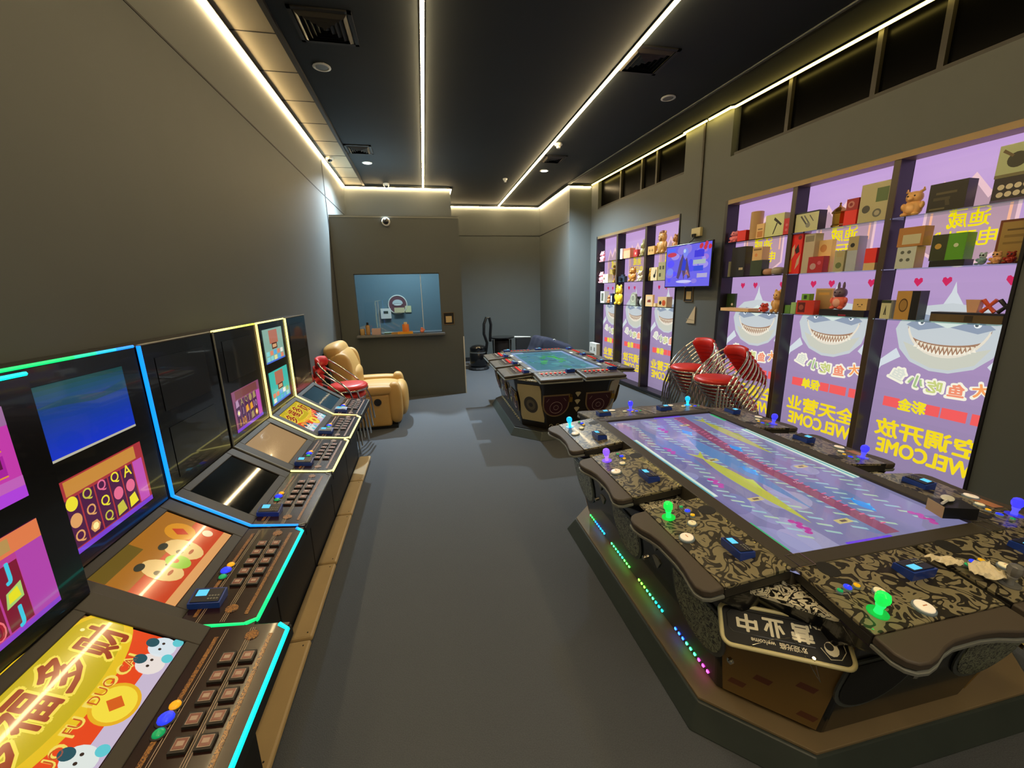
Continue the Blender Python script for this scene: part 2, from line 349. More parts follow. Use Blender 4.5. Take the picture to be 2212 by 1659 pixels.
def roundsign():
    t=thing('round_sign','round sign with white rim and dark red face inside the booth','sign',T((-.53,8.715,1.52))@Matrix.Rotation(PI/2,4,'X'))
    obj('sign_rim',MB().tube([(.18*cos(a*PI/16),.18*sin(a*PI/16),0) for a in range(32)],.012,6,True),M_white,t)
    b=MB(); b.disc(0,0,.178,.002,'#6d4650',n=32); b.disc(0,.03,.10,.003,'#c9d5d6',ry=.07); b.disc(.0,-.01,.11,.004,'#5d3c44',ry=.035); b.disc(0,.0,.08,.005,'#d9dede',ry=.02); obj('sign_face',b,M_paint,t)
roundsign()
crate('sticky_note',T((-.33,8.715,1.36)),(.12,.01,.13),'#d8d8a8','yellowish note stuck on the booth back wall by the round sign','note')
crate('notice_card',T((-.50,8.66,1.36)),(.20,.01,.10),'#d9cba0','beige card hanging over the foot of the round sign in the booth','card')
def qr(M,label,s=1):
    t=thing('framed_sign',label,'sign',M)
    b=MB(); 
    for x0,x1,y0,y1 in [(-.09,-.083,-.1,.1),(.083,.09,-.1,.1),(-.09,.09,-.1,-.093),(-.09,.09,.093,.1)]: b.bb(x0*s,x1*s,y0*s,y1*s,0,.012)
    obj('sign_frame',b,M_brass,t)
    b=MB(); b.rect(-.083*s,-.093*s,.083*s,.093*s,.002,'#161412'); b.rect(-.05*s,-.065*s,.05*s,.04*s,.004,'#cdb27c'); obj('sign_face',b,M_paint,t)
qr(T((.385,BY-.002,1.31))@Matrix.Rotation(PI/2,4,'X'),'small framed black sign with beige square beside the booth window',1.0)

# ---------------- slot machines along the left wall ----------------
LENY=.612
M_deck=mat('deck_red','#240c08',.2,coat=.35,noise=.3,nscale=5)
M_gold=damask('gold_border','#a87430','#3b1c0c',90,rough=.4,coat=.1)
LC={'off':'#6d6552','yellow':'#fff08a','warm':'#ffd27a','cyan':'#00d8cc','green':'#00c060','blue':'#0878e0','lime':'#d8f040'}
def grad(cs,n): # colour list -> n colours
    cs=[lin(LC.get(c,c)) for c in cs]
    if len(cs)==1: return cs*n
    o=[]
    for i in range(n):
        t=i/(n-1)*(len(cs)-1); k=min(int(t),len(cs)-2); u=t-k; o.append(tuple(cs[k][j]*(1-u)+cs[k+1][j]*u for j in range(3)))
    return o
def ledrun(b,pts,cs,r=.006):
    P=[]; N=6
    for p,q in zip(pts,pts[1:]): P+= [tuple(Vector(p).lerp(Vector(q),i/N)) for i in range(N)]
    P.append(pts[-1]); cc=grad(cs,len(P)-1)
    for (p,q),c in zip(zip(P,P[1:]),cc): b.col=c; b.tube([p,q],r,6)
PX,PZ0,PZ1=-1.155,.89,1.563; KX,KZ=-.866,.70; FX,FZ=-.632,.672
SL=math.hypot(KX-PX,PZ0-KZ)
OFF=T((1,0,0))
def Fscreen(y,v,x=PX+.003): return OFF@Matrix(((0,0,1,x),(1,0,0,y),(0,1,0,v),(0,0,0,1)))
def Fplane(y,d0,A,B,off=.003): # art frame on a slope running from A (top, back) down to B (front); d0 = distance of v=0 from A
    L=math.hypot(B[0]-A[0],B[1]-A[1]); ux,uz=(A[0]-B[0])/L,(A[1]-B[1])/L
    nx,nz=uz,-ux; px,pz=A[0]-ux*d0+nx*off,A[1]-uz*d0+nz*off
    return OFF@Matrix(((0,ux,nx,px),(1,0,0,y),(0,uz,nz,pz),(0,0,0,1)))
PA,KA,FA=(PX,PZ0),(KX,KZ),(FX,FZ)
SW=.41; SY=.10
def art_reels(b,bg,reel,sym,w=SW,h=.25,top='#c98a3a',rnd=1,chars=('Q','J','K','10','A')):
    R=random.Random(rnd); b.rect(0,0,w,h,0,bg); b.rect(0,0,w,.018,.0004,'#7a3fd0'); b.rect(w*.1,h*.78,w*.9,h*.98,.0004,top)
    b.rect(w*.84,.02,w*.97,h*.75,.0004,'#c24fb4')
    n=5; x0=w*.05; cw=w*.78/n
    for i in range(n):
        x=x0+i*cw; b.rect(x+.003,.022,x+cw-.003,h*.74,.0008,reel)
        for j in range(3):
            y=.028+j*(h*.235); c=R.choice(sym); k=R.random(); cx=x+cw/2
            if k<.3: b.disc(cx,y+.022,cw*.36,.0012,c,ry=.024)
            elif k<.62: b.text(R.choice(chars),cx,y+.024,.042,.0012,c,bold=.02)
            elif k<.8: b.poly([(cx-cw*.36,y),(cx+cw*.36,y+.006),(cx+cw*.2,y+.048),(cx-cw*.3,y+.04)],.0012,c)
            else: b.disc(cx,y+.024,cw*.34,.0012,c,n=6); b.disc(cx,y+.024,cw*.2,.0016,'#fff2a0',n=7)
def art_jreels(b,w=SW,h=.25):
    b.rect(0,0,w,h,0,'#b83a90'); b.rect(0,h*.80,w,h,.0004,'#e07a48'); b.rect(w*.3,h*.84,w*.8,h*.97,.0008,'#b89050'); b.rect(0,0,w,.014,.0006,'#8a40c8'); b.rect(w*.82,.014,w,h*.8,.0004,'#b040a8')
    b.poly([(w*.1,h*.8),(w*.55,h*.8),(w*.3,h*.74),(w*.1,h*.72)],.0008,'#e8c828')
    for i in range(5):
        x=w*(.02+.16*i); b.rect(x+.003,.018,x+w*.155,h*.73,.0006,'#7c0c2c')
        for j in range(3):
            cx=x+w*.08; cy=.042+j*h*.235; k=(i*2+j)%5
            if k in(0,3): b.text('J',cx,cy,.052,.0012,'#40c8e0',bold=.08)
            elif k==1: b.text('10',cx,cy,.048,.0012,'#f07078',bold=.05); b.text('10',cx,cy,.042,.0016,'#a01028',bold=.01)
            elif k==2: b.disc(cx,cy,.022,.0012,'#e8d8a8',ry=.026,n=9); b.disc(cx+.006,cy-.006,.010,.0016,'#c0a070',n=7)
            else: b.poly([(cx-.024,cy-.024),(cx+.022,cy-.016),(cx+.024,cy+.026),(cx-.016,cy+.014)],.0012,'#a8d070'); b.poly([(cx-.016,cy-.014),(cx+.016,cy-.01),(cx+.012,cy+.018),(cx-.012,cy+.010)],.0016,'#e8e020')
def art_pays(b,bg='#c23aa8',w=SW,h=.24):
    b.rect(0,0,w,h,0,bg); b.rect(0,h*.8,w,h,.0004,'#9a6a9a'); b.disc(w*.75,h*.88,.03,.0008,'#d8c9a0'); b.disc(w*.25,h*.88,.024,.0008,'#a44ac0')
    for i in range(2):
        for j in range(2):
            x=w*.08+i*w*.46; y=h*.28+j*h*.27; b.rect(x,y,x+w*.38,y+h*.23,.0006,'#a8209a'); b.rect(x,y,x+w*.38,y+.004,.0008,'#e0903a')
            for k in range(2): b.rect(x+.01+k*w*.19,y+h*.1,x+w*.17+k*w*.19,y+h*.22,.001,'#5a1040'); b.disc(x+w*.09+k*w*.19,y+h*.16,.012,.0014,['#e8d060','#f0f0d8','#e8a040','#d8e850'][(i+j+k)%4])
            b.text('15 10 5',x+w*.19,y+h*.045,.010,.0012,'#e8b0e0')
    b.rect(0,0,w,h*.13,.0006,'#b040d8'); b.rect(0,h*.13,w,h*.24,.0006,'#c060b8'); b.text('10 20 30',w*.5,h*.19,.012,.001,'#f0d0a0')
def art_blue(b,w=SW,h=.24):
    for i in range(16):
        t=i/15; c=(.004+.01*t*0, .03+.02*(t), .55-.50*t); b.rect(0,h*i/16,w,h*(i+1)/16,0,c)
    b.rect(0,0,w,.008,.0004,'#b8b4a0')
    b.poly([(0,h*.72),(w*.35,h*.78),(w*.7,h*.70),(w,h*.8),(w,h*.66),(w*.6,h*.62),(w*.3,h*.68)],.0004,'#14405a')
def art_duofu(b,w=.43,h=.27,title='多福多财'):
    b.rect(0,0,w,h,0,'#e8481a'); b.rect(0,0,w,h*.16,.0003,'#c8b8d0'); b.rect(0,h*.82,w,h,.0003,'#8a5a20')
    b.disc(w*.5,h*.74,w*.60,.0004,'#e8c020',ry=h*.40,n=40); b.disc(w*.5,h*.76,w*.56,.0006,'#c8b018',ry=h*.33,n=40)
    for i,ch in enumerate(title):
        x=w*(.13+.245*i); y=h*(.68+(.07 if i in(1,2) else 0)); b.text(ch,x,y,h*.38,.0009,'#f4dc50',w=w*.22,bold=.12); b.text(ch,x,y,h*.36,.0013,'#9a3410',w=w*.205,bold=.05)
    for i,t in enumerate(['DUO','FU','DUO','CAI']):
        x=w*(.17+.19*i+(.02 if i>1 else 0)); y=h*(.335+.03*(i in(1,2))); b.text(t,x,y,h*.105,.001,'#f4d860',bold=.09); b.text(t,x,y,h*.085,.0014,'#c85a20')
    b.disc(w*.52,h*.20,w*.13,.0011,'#e8b020',ry=h*.19,n=28); b.disc(w*.52,h*.20,w*.11,.0013,'#f6dc40',ry=h*.16,n=28)
    b.poly([(w*.52-w*.05,h*.20),(w*.52,h*.12),(w*.52+w*.05,h*.20),(w*.52,h*.28)],.0016,'#d8601a')
    for x,c in((.08,'#e8e8da'),(.22,'#dfe6e0'),(.80,'#eadfd8'),(.93,'#d8e4ea')):
        b.disc(w*x,h*.16,w*.075,.0011,c,ry=h*.13); b.disc(w*x+.006,h*.27,w*.035,.0014,'#26525c',ry=h*.06); b.disc(w*(x-.02),h*.17,.004,.0017,'#3a2a20'); b.disc(w*(x+.025),h*.17,.004,.0017,'#3a2a20'); b.disc(w*(x+.06),h*.05,.014,.0014,'#60c8d0')
    b.text('●',w*.9,h*.9,.01,.0014,'#fff0a0')
def art_kids(b,w=.43,h=.27):
    b.rect(0,0,w,h,0,'#c83a14'); b.rect(0,h*.55,w,h,.0003,'#a86a1c'); b.rect(w*.0,0,w,h*.12,.0003,'#e0a060'); b.rect(0,h*.8,w*.45,h,.0005,'#6a5418')
    for x,y,r in((.3,.42,.075),(.6,.40,.08)):
        b.disc(w*x,h*y,w*r*1.5,.0008,'#e8c078',ry=h*.26); b.disc(w*x-.02,h*(y+.02),.012,.0012,'#3a3422'); b.disc(w*x+.03,h*(y+.0),.007,.0012,'#3a2214'); b.disc(w*x,h*(y-.1),.016,.0012,'#a8441c',ry=.006); b.disc(w*(x-.05),h*(y+.24),.022,.0012,'#22281e',ry=.014)
    b.disc(w*.44,h*.34,w*.08,.0013,'#9ac840',ry=h*.16); b.disc(w*.44,h*.38,.012,.0016,'#e85030'); b.disc(w*.80,h*.62,w*.12,.0006,'#d8901c',ry=h*.2); b.poly([(w*.75,h*.62),(w*.8,h*.5),(w*.85,h*.62),(w*.8,h*.74)],.001,'#c8381a')
    b.disc(w*.9,h*.3,.02,.001,'#f0d8b0')
def art_teal(b,bg,w=SW,h=.25,seed=1):
    R=random.Random(seed); b.rect(0,0,w,h,0,bg); b.rect(w*.28,h*.55,w*.72,h*.95,.0004,'#b87058'); b.rect(w*.36,h*.38,w*.64,h*.56,.0008,'#5a2a20'); b.rect(w*.40,h*.42,w*.60,h*.52,.0012,'#d8a878')
    for i in range(5):
        for j in range(2):
            b.rect(w*(.06+.18*i),h*(.05+.16*j),w*(.2+.18*i),h*(.18+.16*j),.0006,R.choice(['#8ad8d8','#e8e8a0','#e88a6a','#70c070','#f0f0e0','#58b0e8']))
    b.rect(0,0,w,.012,.001,'#4a70d8')
def slot_machine(y0,dx,label,up,low,dk,leds,reader=True):
    t=thing('slot_machine',label,'slot machine',(-1+dx,y0,0),'slot machines in the row along the left wall')
    L=LENY; g=.005
    b=MB(); b.M=OFF
    prof=[(-1.325,.02),(-1.325,1.56),(PX-.01,PZ1),(PX-.004,PZ0+.02),(PX-.004,PZ0-.006),(KX,KZ-.008),(FX+.004,FZ-.008),(FX+.006,FZ-.045),(FX-.05,FZ-.10),(-.80,.50),(-.80,.02)]
    if dx: prof=[(x if x>-1.3 else x,z) for x,z in prof]
    b.xz(prof,g,L-g); obj('cabinet',b,M_matte,t,bevel=.004)
    b=MB(); b.M=OFF; b.bb(PX-.006,PX+.001,g+.006,L-g-.006,PZ0+.006,PZ1-.006); obj('monitor_glass',b,M_black,t)
    b=MB(); b.M=Fplane(0,0,(PX,PZ0),KA,-.004); Ls=math.hypot(KX-PX,KZ-PZ0); 
    # sloping bezel with a sunk opening
    y1,y2,v1,v2=SY-.005,SY+.435,-.035,-.305
    b.bb(g,y1,-Ls,0,0,.008); b.bb(y2,L-g,-Ls,0,0,.008); b.bb(y1,y2,v1,0,0,.008); b.bb(y1,y2,-Ls,v2,0,.008); obj('console_bezel',b,M_bez,t,bevel=.003)
    for nm,fn,M in (('upper_screen',up,Fscreen(SY,1.26)),('lower_screen',low,Fscreen(SY,.945)),('console_screen',dk,Fplane(SY,.302,(PX,PZ0),KA,-.002))):
        b=MB()
        if fn: fn(b); obj(nm,b,M_screen,t,M)
        else:
            h=.27 if nm[0]=='c' else .24; b.rect(0,0,.43 if nm[0]=='c' else SW,h,0,'#0a0c0a'); obj(nm,b,M_art if nm[0]!='c' else M_offscreen,t,M)
    Ld=math.hypot(FX-KX,FZ-KZ)
    b=MB(); b.bb(g,L-g,0,Ld,-.006,.001); dkm=Fplane(0,Ld,KA,FA,.001); deck=obj('button_deck',b,M_deck,t,dkm,bevel=.002)
    b=MB(); b.mi=0
    for v in (Ld-.035,.045): b.bb(.06,L-.05,v-.006,v+.006,.0015,.0022)
    b.mi=1
    for v in (Ld-.05,Ld-.056,.10,.106,.112): b.bb(.03,L-.02,v-.0008,v+.0008,.0015,.002)
    b.mi=0; b.cyl((.09,.10,.001),.02,.002,12); b.cyl((.56,.10,.001),.02,.002,12)
    obj('gold_trim',b,[M_gold,mat('fine_line','#b9a58a',.3)],deck)
    for i in range(5):
        for j in range(2):
            k=MB(); k.mi=0; k.bb(-.020,.020,-.019,.019,0,.008); k.mi=2; k.bb(-.0145,.0145,-.0145,.0145,.008,.0095); k.mi=1; k.bb(-.0125,.0125,-.0125,.0125,.0095,.0105); k.mi=2; k.bb(-.006,.006,-.008,.008,.0105,.0109)
            if (i,j)==(0,0) and 'k' not in BTN: BTN['k']=k.mesh('button',[M_dark,mat('button_cap','#8c5a50',.25,coat=.5),mat('button_mark','#b8a090',.35)])
            put('button',BTN['k'],deck,T((.225+.062*i,.135-.055*j,.001)),bevel=.002,seg=1)
    for n,(y,v,r,c,e) in enumerate([(.335,Ld-.035,.014,'#f0a81c',.6),(.30,Ld-.032,.019,'#2a3cff',.9),(.262,Ld-.036,.014,'#10a060',.5)]):
        k=MB(); k.mi=0; k.lathe([(r*1.3,0),(r*1.25,.004),(r,.005)],16); k.mi=1; k.ell((0,0,.005),(r,r,r*.6)); 
        put('round_button',k.mesh('round_button',[M_dark,mat('btn_glow',c,.2,em=c,es=e)],40),deck,T((y,v,0)))
    if reader: card_reader(deck,T((.13,Ld-.045,.001))@RZ(PI/2+PI))
    b=MB(); e=.013; p={'top':[(PX,e,PZ1+.002),(PX,L-e,PZ1+.002)],'side':[(PX+.004,e,PZ1),(PX+.006,e,PZ0+.004),(KX,e,KZ+.006)],'cross':[(KX,e,KZ+.006),(FX-.03,e,FZ+.006)],'front':[(FX-.03,e,FZ+.006),(FX,.035,FZ),(FX,L-.035,FZ),(FX-.03,L-e,FZ+.006)]}
    for k in p:
        c=leds.get(k,['off']); b=MB(); b.M=OFF
        if c!=['off']: ledrun(b,p[k],c,.0075 if k in('front','side') else .006); obj('led_line',b,M_led,t)
        else: b.tube(p[k],.0045,6); obj('edge_trim',b,M_grey,t)
    return t
BTN={}
def card_reader(parent,M):
    if 'r' not in BTN:
        b=MB(); b.mi=0; b.loft([[(-.05,-.032,0),(.05,-.032,0),(.05,.032,0),(-.05,.032,0)],[(-.05,-.032,.022),(.05,-.032,.022),(.05,.032,.034),(-.05,.032,.034)]])
        F=Matrix.Rotation(math.atan(.012/.064),4,'X'); b.M=T((0,0,.0285))@F; b.mi=1; b.bb(-.044,.044,-.028,.026,0,.003)
        b.mi=2; b.bb(-.036,-.002,-.004,.022,.003,.0045); b.mi=3
        for i in range(4):
            for j in range(2): b.bb(.006+.009*i,.012+.009*i,-.02+.012*j,-.014+.012*j,.003,.005)
        BTN['r']=b.mesh('card_reader',[M_blue,mat('reader_face','#1a1e2c',.3),emit('reader_screen','#6ad4ff',1.1),M_grey])
    return put('card_reader',BTN['r'],parent,M,bevel=.003)
P=lambda *a,**k:(lambda b:None)
reels=lambda *a,**k:(lambda b:art_reels(b,*a,**k))
slot_machine(.70,.115,'slot machine nearest the camera with 多福多财 DUO FU DUO CAI console screen',lambda b:art_pays(b),lambda b:art_jreels(b),lambda b:art_duofu(b),{'top':['cyan'],'front':['cyan'],'cross':['green'],'side':['off']},reader=False)
slot_machine(1.312,0,'slot machine with a plain blue upper screen and two cartoon faces on its console screen',lambda b:art_blue(b),reels('#a83038','#4a1040',['#f0e030','#e0a060','#e86a90','#c8c040'],rnd=8,chars=('Q','Q','A')),lambda b:art_kids(b),{'top':['green','green','blue'],'front':['green','green','cyan','blue'],'cross':['green'],'side':['off']})
slot_machine(1.924,0,'switched-off slot machine with blank screens and a blue light line down its side',None,None,None,{'top':['off'],'front':['off'],'side':['blue'],'cross':['blue']})
slot_machine(2.536,0,'slot machine with purple reels screen and blank beige console screen',None,reels('#8a4a6a','#4a2048',['#e8a030','#b890b0','#a89060'],top='#7a4040',rnd=3),lambda b:(b.rect(0,0,.43,.27,0,'#8a6d48'),b.rect(.005,.005,.425,.265,.0003,'#a5845a')),{'top':['yellow','lime'],'front':['yellow'],'cross':['yellow'],'side':['off']})
slot_machine(3.148,0,'slot machine framed in bright yellow light lines with two teal screens',lambda b:art_teal(b,'#8ab0a0',seed=2),lambda b:art_teal(b,'#40c0b0',seed=5),lambda b:(art_duofu(b,title='多福多财')),{'top':['yellow'],'front':['yellow'],'cross':['yellow'],'side':['warm','yellow']})
slot_machine(3.76,0,'switched-off slot machine at the far end of the row beside the red chairs',None,None,None,{'top':['off'],'front':['off'],'cross':['warm'],'side':['yellow']})
for k,(y,dx,lab) in enumerate([(3.76,0,'tan foot board on the floor under the farthest slot machine'),(3.148,0,'tan foot board under the slot machine framed in yellow light'),(2.536,0,'tan foot board under the slot machine with the beige console screen'),(1.924,0,'tan foot board under the switched-off machine with the blue light line'),(1.312,0,'tan foot board under the machine with the blue upper screen'),(.70,.0,'tan foot board jutting out under the slot machine nearest the camera')]):
    t=thing('foot_board',lab,'foot board',(-.83,y,0),'foot boards in front of the slot machines')
    b=MB(); x1=.155 if k<5 else .285; b.bb(.035,x1,.006,.606,.02,.05); obj('board',b,M_wood,t,bevel=.012)
    b=MB(); b.bb(.045,x1-.03,.03,.58,0,.02); obj('feet',b,M_matte,t)
    b=MB(); 
    for yy in (.04,.57): b.cyl((x1-.03,yy,.0505),.004,.001,8)
    obj('screw',b,M_dark,t)

# ---------------- gaming tables ----------------
def octo(hx,hy,c): return [(-hx+c,-hy),(hx-c,-hy),(hx,-hy+c),(hx,hy-c),(hx-c,hy),(-hx+c,hy),(-hx,hy-c),(-hx,-hy+c)]
JC={'cyan':'#28c8ff','purple':'#9c6cff','green':'#20e060','blue':'#4a48ff','off':'#8c8c8c'}
def joystick(parent,M,c):
    k='j'+c
    if k not in BTN:
        b=MB(); b.mi=0; b.cyl((0,0,0),.028,.003,20); b.mi=1; b.lathe([(.011,.003),(.009,.02),(.013,.03),(.012,.034)],12); b.mi=2
        b.lathe([(.012,.034),(.019,.046),(.0205,.058),(.017,.070),(.008,.076),(.001,.077)],10)
        e=0 if c=='off' else .55
        BTN[k]=b.mesh('joystick',[mat('stick_base_'+c,JC[c],.2,em=JC[c],es=e*.5,trans=.5),mat('stick_stem_'+c,JC[c],.2,em=JC[c],es=e*2.6),mat('stick_knob_'+c,JC[c],.12,em=JC[c],es=e*1.1,trans=.4)],30)
    o=put('joystick',BTN[k],parent,M); return o
def rbtn(parent,M,r,c,ring='#7a8a96',e=.35):
    k=('b',r,c)
    if k not in BTN:
        b=MB(); b.mi=0; b.lathe([(r*1.18,0),(r*1.15,.005),(r,.007)],20); b.mi=1; b.lathe([(r,.005),(r*.95,.010),(r*.5,.0125),(.001,.013)],20); b.mi=2; b.bb(-r*.3,r*.3,-r*.06,r*.06,.0128,.0134)
        BTN[k]=b.mesh('round_button',[mat('ring',ring,.25),mat('cap',c,.25,em=c,es=e),mat('mark','#d08a50',.4)],40)
    put('round_button',BTN[k],parent,M)
def lipshape(w):
    # armrest outline, x along the console, y outwards
    return [(-w/2,0),(-w/2,.055),(-w/2+.012,.080),(-w/2+.035,.095),(-w/2+.07,.098),(-w/2+.11,.090),(-w/2+.16,.072),(-w/2+.21,.062),(w/2-.19,.060),(w/2-.13,.066),(w/2-.08,.078),(w/2-.04,.084),(w/2-.012,.074),(w/2,.050),(w/2,0)]
def fish_console(t,M,joy,lit=True,tissue=False):
    w=.505; d=.262; dr=.028
    S=Matrix.Rotation(-math.atan(dr/d),4,'X') # slopes down outwards (+y)
    c=obj('control_panel',MB().bb(-w/2,w/2,0,d,-.012,0),M_dam,t,M@S,bevel=.002)
    b=MB(); b.bb(-w/2,w/2,0,d,-.045,-.0125); obj('panel_tray',b,M_dark,c,bevel=.004)
    b=MB(); P=lipshape(w); b.loft([[(x,y+d,-.03) for x,y in P],[(x,y+d,-.002) for x,y in P]]); obj('armrest',b,M_lip,c,bevel=.006,smooth=40)
    b=MB(); P2=[(x*1.005,y*1.04) for x,y in P]; b.loft([[(x,y+d,-.045) for x,y in P2],[(x,y+d,-.033) for x,y in P2]]); obj('edge_trim',b,M_grey,c,bevel=.002)
    b=MB(); b.loft([[(-w/2+.015,.02,-.20),(w/2-.015,.02,-.20),(w/2-.015,.15,-.20),(-w/2+.015,.15,-.20)],[(-w/2+.01,.02,-.12),(w/2-.01,.02,-.12),(w/2-.01,.20,-.12),(-w/2+.01,.20,-.12)],[(-w/2+.01,.02,-.046),(w/2-.01,.02,-.046),(w/2-.01,.305,-.046),(-w/2+.01,.305,-.046)]]); obj('bracket',b,M_black,c,bevel=.01)
    # player's left is -x here
    joystick(c,T((-.165,.205,0)),joy)
    rbtn(c,T((-.205,.118,0)),.0085,'#12a860'); rbtn(c,T((-.168,.112,0)),.012,'#2038ff',e=.9); rbtn(c,T((-.132,.112,0)),.0095,'#f0b818')
    rbtn(c,T((-.085,.147,0)),.0165,'#e8dcae'); rbtn(c,T((-.012,.222,0)),.026,'#f2e4cc')
    b=MB(); b.lathe([(.036,.0006),(.034,.0012),(.001,.0010)],24); obj('cup_hole',b,M_matte,c,T((-.150,.030,0)))
    card_reader(c,T((.118,.10,0)))
    b=MB()
    for x in(-w/2+.015,w/2-.015,-.05,.1):
        for y in (.012,d-.014): b.cyl((x,y,0),.003,.0015,8)
    obj('screw_set',b,M_chrome,c); c.children[-1]['kind']='stuff'
    return c
def bead_console(t,M,red='#e02418'):
    w=.50; d=.25
    S=Matrix.Rotation(-math.atan(.02/d),4,'X')
    c=obj('control_panel',MB().bb(-w/2,w/2,0,.33,-.03,0),mat('panel_laminate','#463d31',.45,noise=.15,nscale=30),t,M@S,bevel=.012)
    obj('edge_trim',MB().bb(-w/2-.004,w/2+.004,.0,.335,-.05,-.034),M_grey,c,bevel=.006)
    b=MB(); b.rect(-w/2+.03,.02,w/2-.03,.20,.0012,'#33261f'); b.rect(-w/2+.03,.205,w/2-.03,.235,.0012,'#5e5646'); b.rect(-w/2+.04,.05,w/2-.12,.065,.0018,'#b8a070')
    for i in range(7): b.disc(-w/2+.07+.045*i,.035,.008,.0018,'#d8c890')
    obj('printed_panel',b,M_art,c)
    for i in range(6):
        if 'br' not in BTN:
            k=MB(); k.mi=0; k.cyl((0,0,0),.019,.004,12); k.mi=1; k.cyl((0,0,.004),.014,.006,12); BTN['br']=k.mesh('round_button',[M_dark,mat('red_cap','#d82a20',.3,em=red,es=.7)],40)
        put('round_button',BTN['br'],c,T((-w/2+.08+.055*i,.10,.001)))
        if 'bw' not in BTN:
            k=MB(); k.mi=0; k.cyl((0,0,0),.015,.004,12); k.mi=1; k.cyl((0,0,.004),.010,.004,12); BTN['bw']=k.mesh('round_button',[M_dark,mat('pale_cap','#c8b8a8',.3)],40)
        put('round_button',BTN['bw'],c,T((-w/2+.08+.055*i,.155,.001)))
    card_reader(c,T((w/2-.06,.055,.001)))
    return c
def fish_art(b,w,h):
    R=random.Random(5); b.rect(0,0,w,h,0,'#7c7aa2')
    for i in range(26): # water bands
        x=R.random()*w; y=R.random()*h; b.disc(x,y,.05+R.random()*.14,.0002,R.choice(['#6c6c98','#8a8cb4','#6a7aa4','#9896b8','#7c7098']),ry=.03+.09*R.random())
    def fish(x,y,l,t,c,c2,z,fl=1):
        n=14; up=[(x+fl*(l*i/n-l/2),y+t*sin(PI*(i/n)**.8)) for i in range(n+1)]; dn=[(x+fl*(l*i/n-l/2),y-t*.8*sin(PI*(i/n)**.8)) for i in range(n,-1,-1)]
        b.poly(up+dn[1:-1],z,c); b.poly([(x-fl*l*.46,y),(x-fl*l*.62,y+t*1.1),(x-fl*l*.55,y),(x-fl*l*.62,y-t*1.1)],z,c); b.disc(x+fl*l*.33,y+t*.2,t*.18,z+.0003,c2)
        b.poly([(x-l*.1,y+t*.7),(x+l*.12,y+t*.7),(x-fl*l*.06,y+t*1.5)],z,c2)
    for k in range(5): # diagonal shoals of small pale fish
        for i in range(30):
            x=w*(.03+.031*i); y=h*(.12+.18*k)+.03*sin(i*.5+k); b.poly([(x,y),(x+.030,y+.045),(x+.044,y+.042),(x+.014,y-.002)],.0006,['#9cc0b8','#94bcc4','#a8c4ac'][(i+k)%3])
    fish(w*.30,h*.80,.62,.040,'#a8aa48','#8a9448',.0010); fish(w*.68,h*.30,.70,.045,'#b4b84c','#b8c858',.0011,1)
    b.poly([(w*.02,h*.72),(w*.5,h*.60),(w*.98,h*.62),(w*.98,h*.54),(w*.5,h*.52),(w*.02,h*.62)],.0008,'#8a4a68')
    for i in range(40): b.rect(w*(.04+.023*i),h*(.60+.01*sin(i)),w*(.045+.023*i),h*(.63+.01*sin(i)),.0012,'#d86a90')
    b.poly([(w*.25,h*.45),(w*.5,h*.50),(w*.85,h*.42),(w*.6,h*.38),(w*.4,h*.36)],.0009,'#5c84b8'); b.poly([(w*.1,h*.2),(w*.35,h*.28),(w*.55,h*.22),(w*.3,h*.14)],.0009,'#6478a8')
    for x,y in((.22,.50),(.42,.63),(.6,.45),(.86,.7)): fish(w*x,h*y,.11,.028,'#2a90e0','#50c0f0',.0014)
    for x,y in((.35,.16),(.62,.14),(.88,.22),(.14,.35),(.92,.85)):
        for q in range(5): b.disc(w*x+.02*q,h*y+.015*(q%2),.014,.0013,'#b03a98')
    for x,y in((.12,.55),(.48,.30),(.75,.18),(.6,.76),(.9,.42)): b.rect(w*x,h*y,w*x+.03,h*y+.07,.0013,'#c8b878'); b.rect(w*x+.008,h*y+.02,w*x+.022,h*y+.05,.0016,'#6a5a50')
    b.rect(w*.24,0,w*.72,.042,.0018,'#cfe4d4'); b.rect(w*.24,.012,w*.72,.024,.002,'#58a8b0'); b.rect(w*.24,h-.042,w*.72,h,.0018,'#cfe4d4'); b.rect(w*.24,h-.026,w*.72,h-.014,.002,'#58a8b0')
    b.rect(w*.985,h*.30,w*.998,h*.55,.0018,'#6a40e0'); b.rect(w*.86,0,w*.98,.022,.0018,'#38b070'); b.rect(w*.02,h-.02,w*.12,h,.0018,'#38b070'); b.rect(0,h*.45,w*.012,h*.7,.0018,'#6a40e0')
    for i in range(7): b.text('21',w*(.2+.1*i),h*(.59),.018,.0016,'#f0b8c8',rot=.05)
def water_art(b,w,h):
    b.rect(0,0,w,h,0,'#6f8fae')
    R=random.Random(9)
    b.rect(w*.03,h*.06,w*.97,h*.94,.0002,'#3f7f90')
    for i in range(60):
        x=w*(.12+.76*R.random()); y=h*(.15+.7*R.random()); b.disc(x,y,.03+.07*R.random(),.0003+.00002*i,R.choice(['#2e6a80','#3f8a94','#4f9aa0','#2c7a70','#357a9a']),ry=.015+.05*R.random())
    for i in range(22): b.disc(w*(.28+.36*R.random()),h*(.3+.42*R.random()),.03+.05*R.random(),.0016+.00002*i,R.choice(['#2ca040','#48b84a','#3a9a60']),ry=.015+.03*R.random())
    for y0,y1 in((.0,.24),(.78,1)): b.rect(w*.0,h*y0,w*.07,h*y1,.0022,'#8fa6cc'); b.rect(w*.93,h*y0,w,h*y1,.0022,'#8fa6cc')
    for i in range(3): b.rect(w*(.08+.3*i),0,w*(.3+.3*i),h*.06,.0022,'#7f98c4'); b.rect(w*(.08+.3*i),h*.94,w*(.3+.3*i),h,.0022,'#7f98c4')
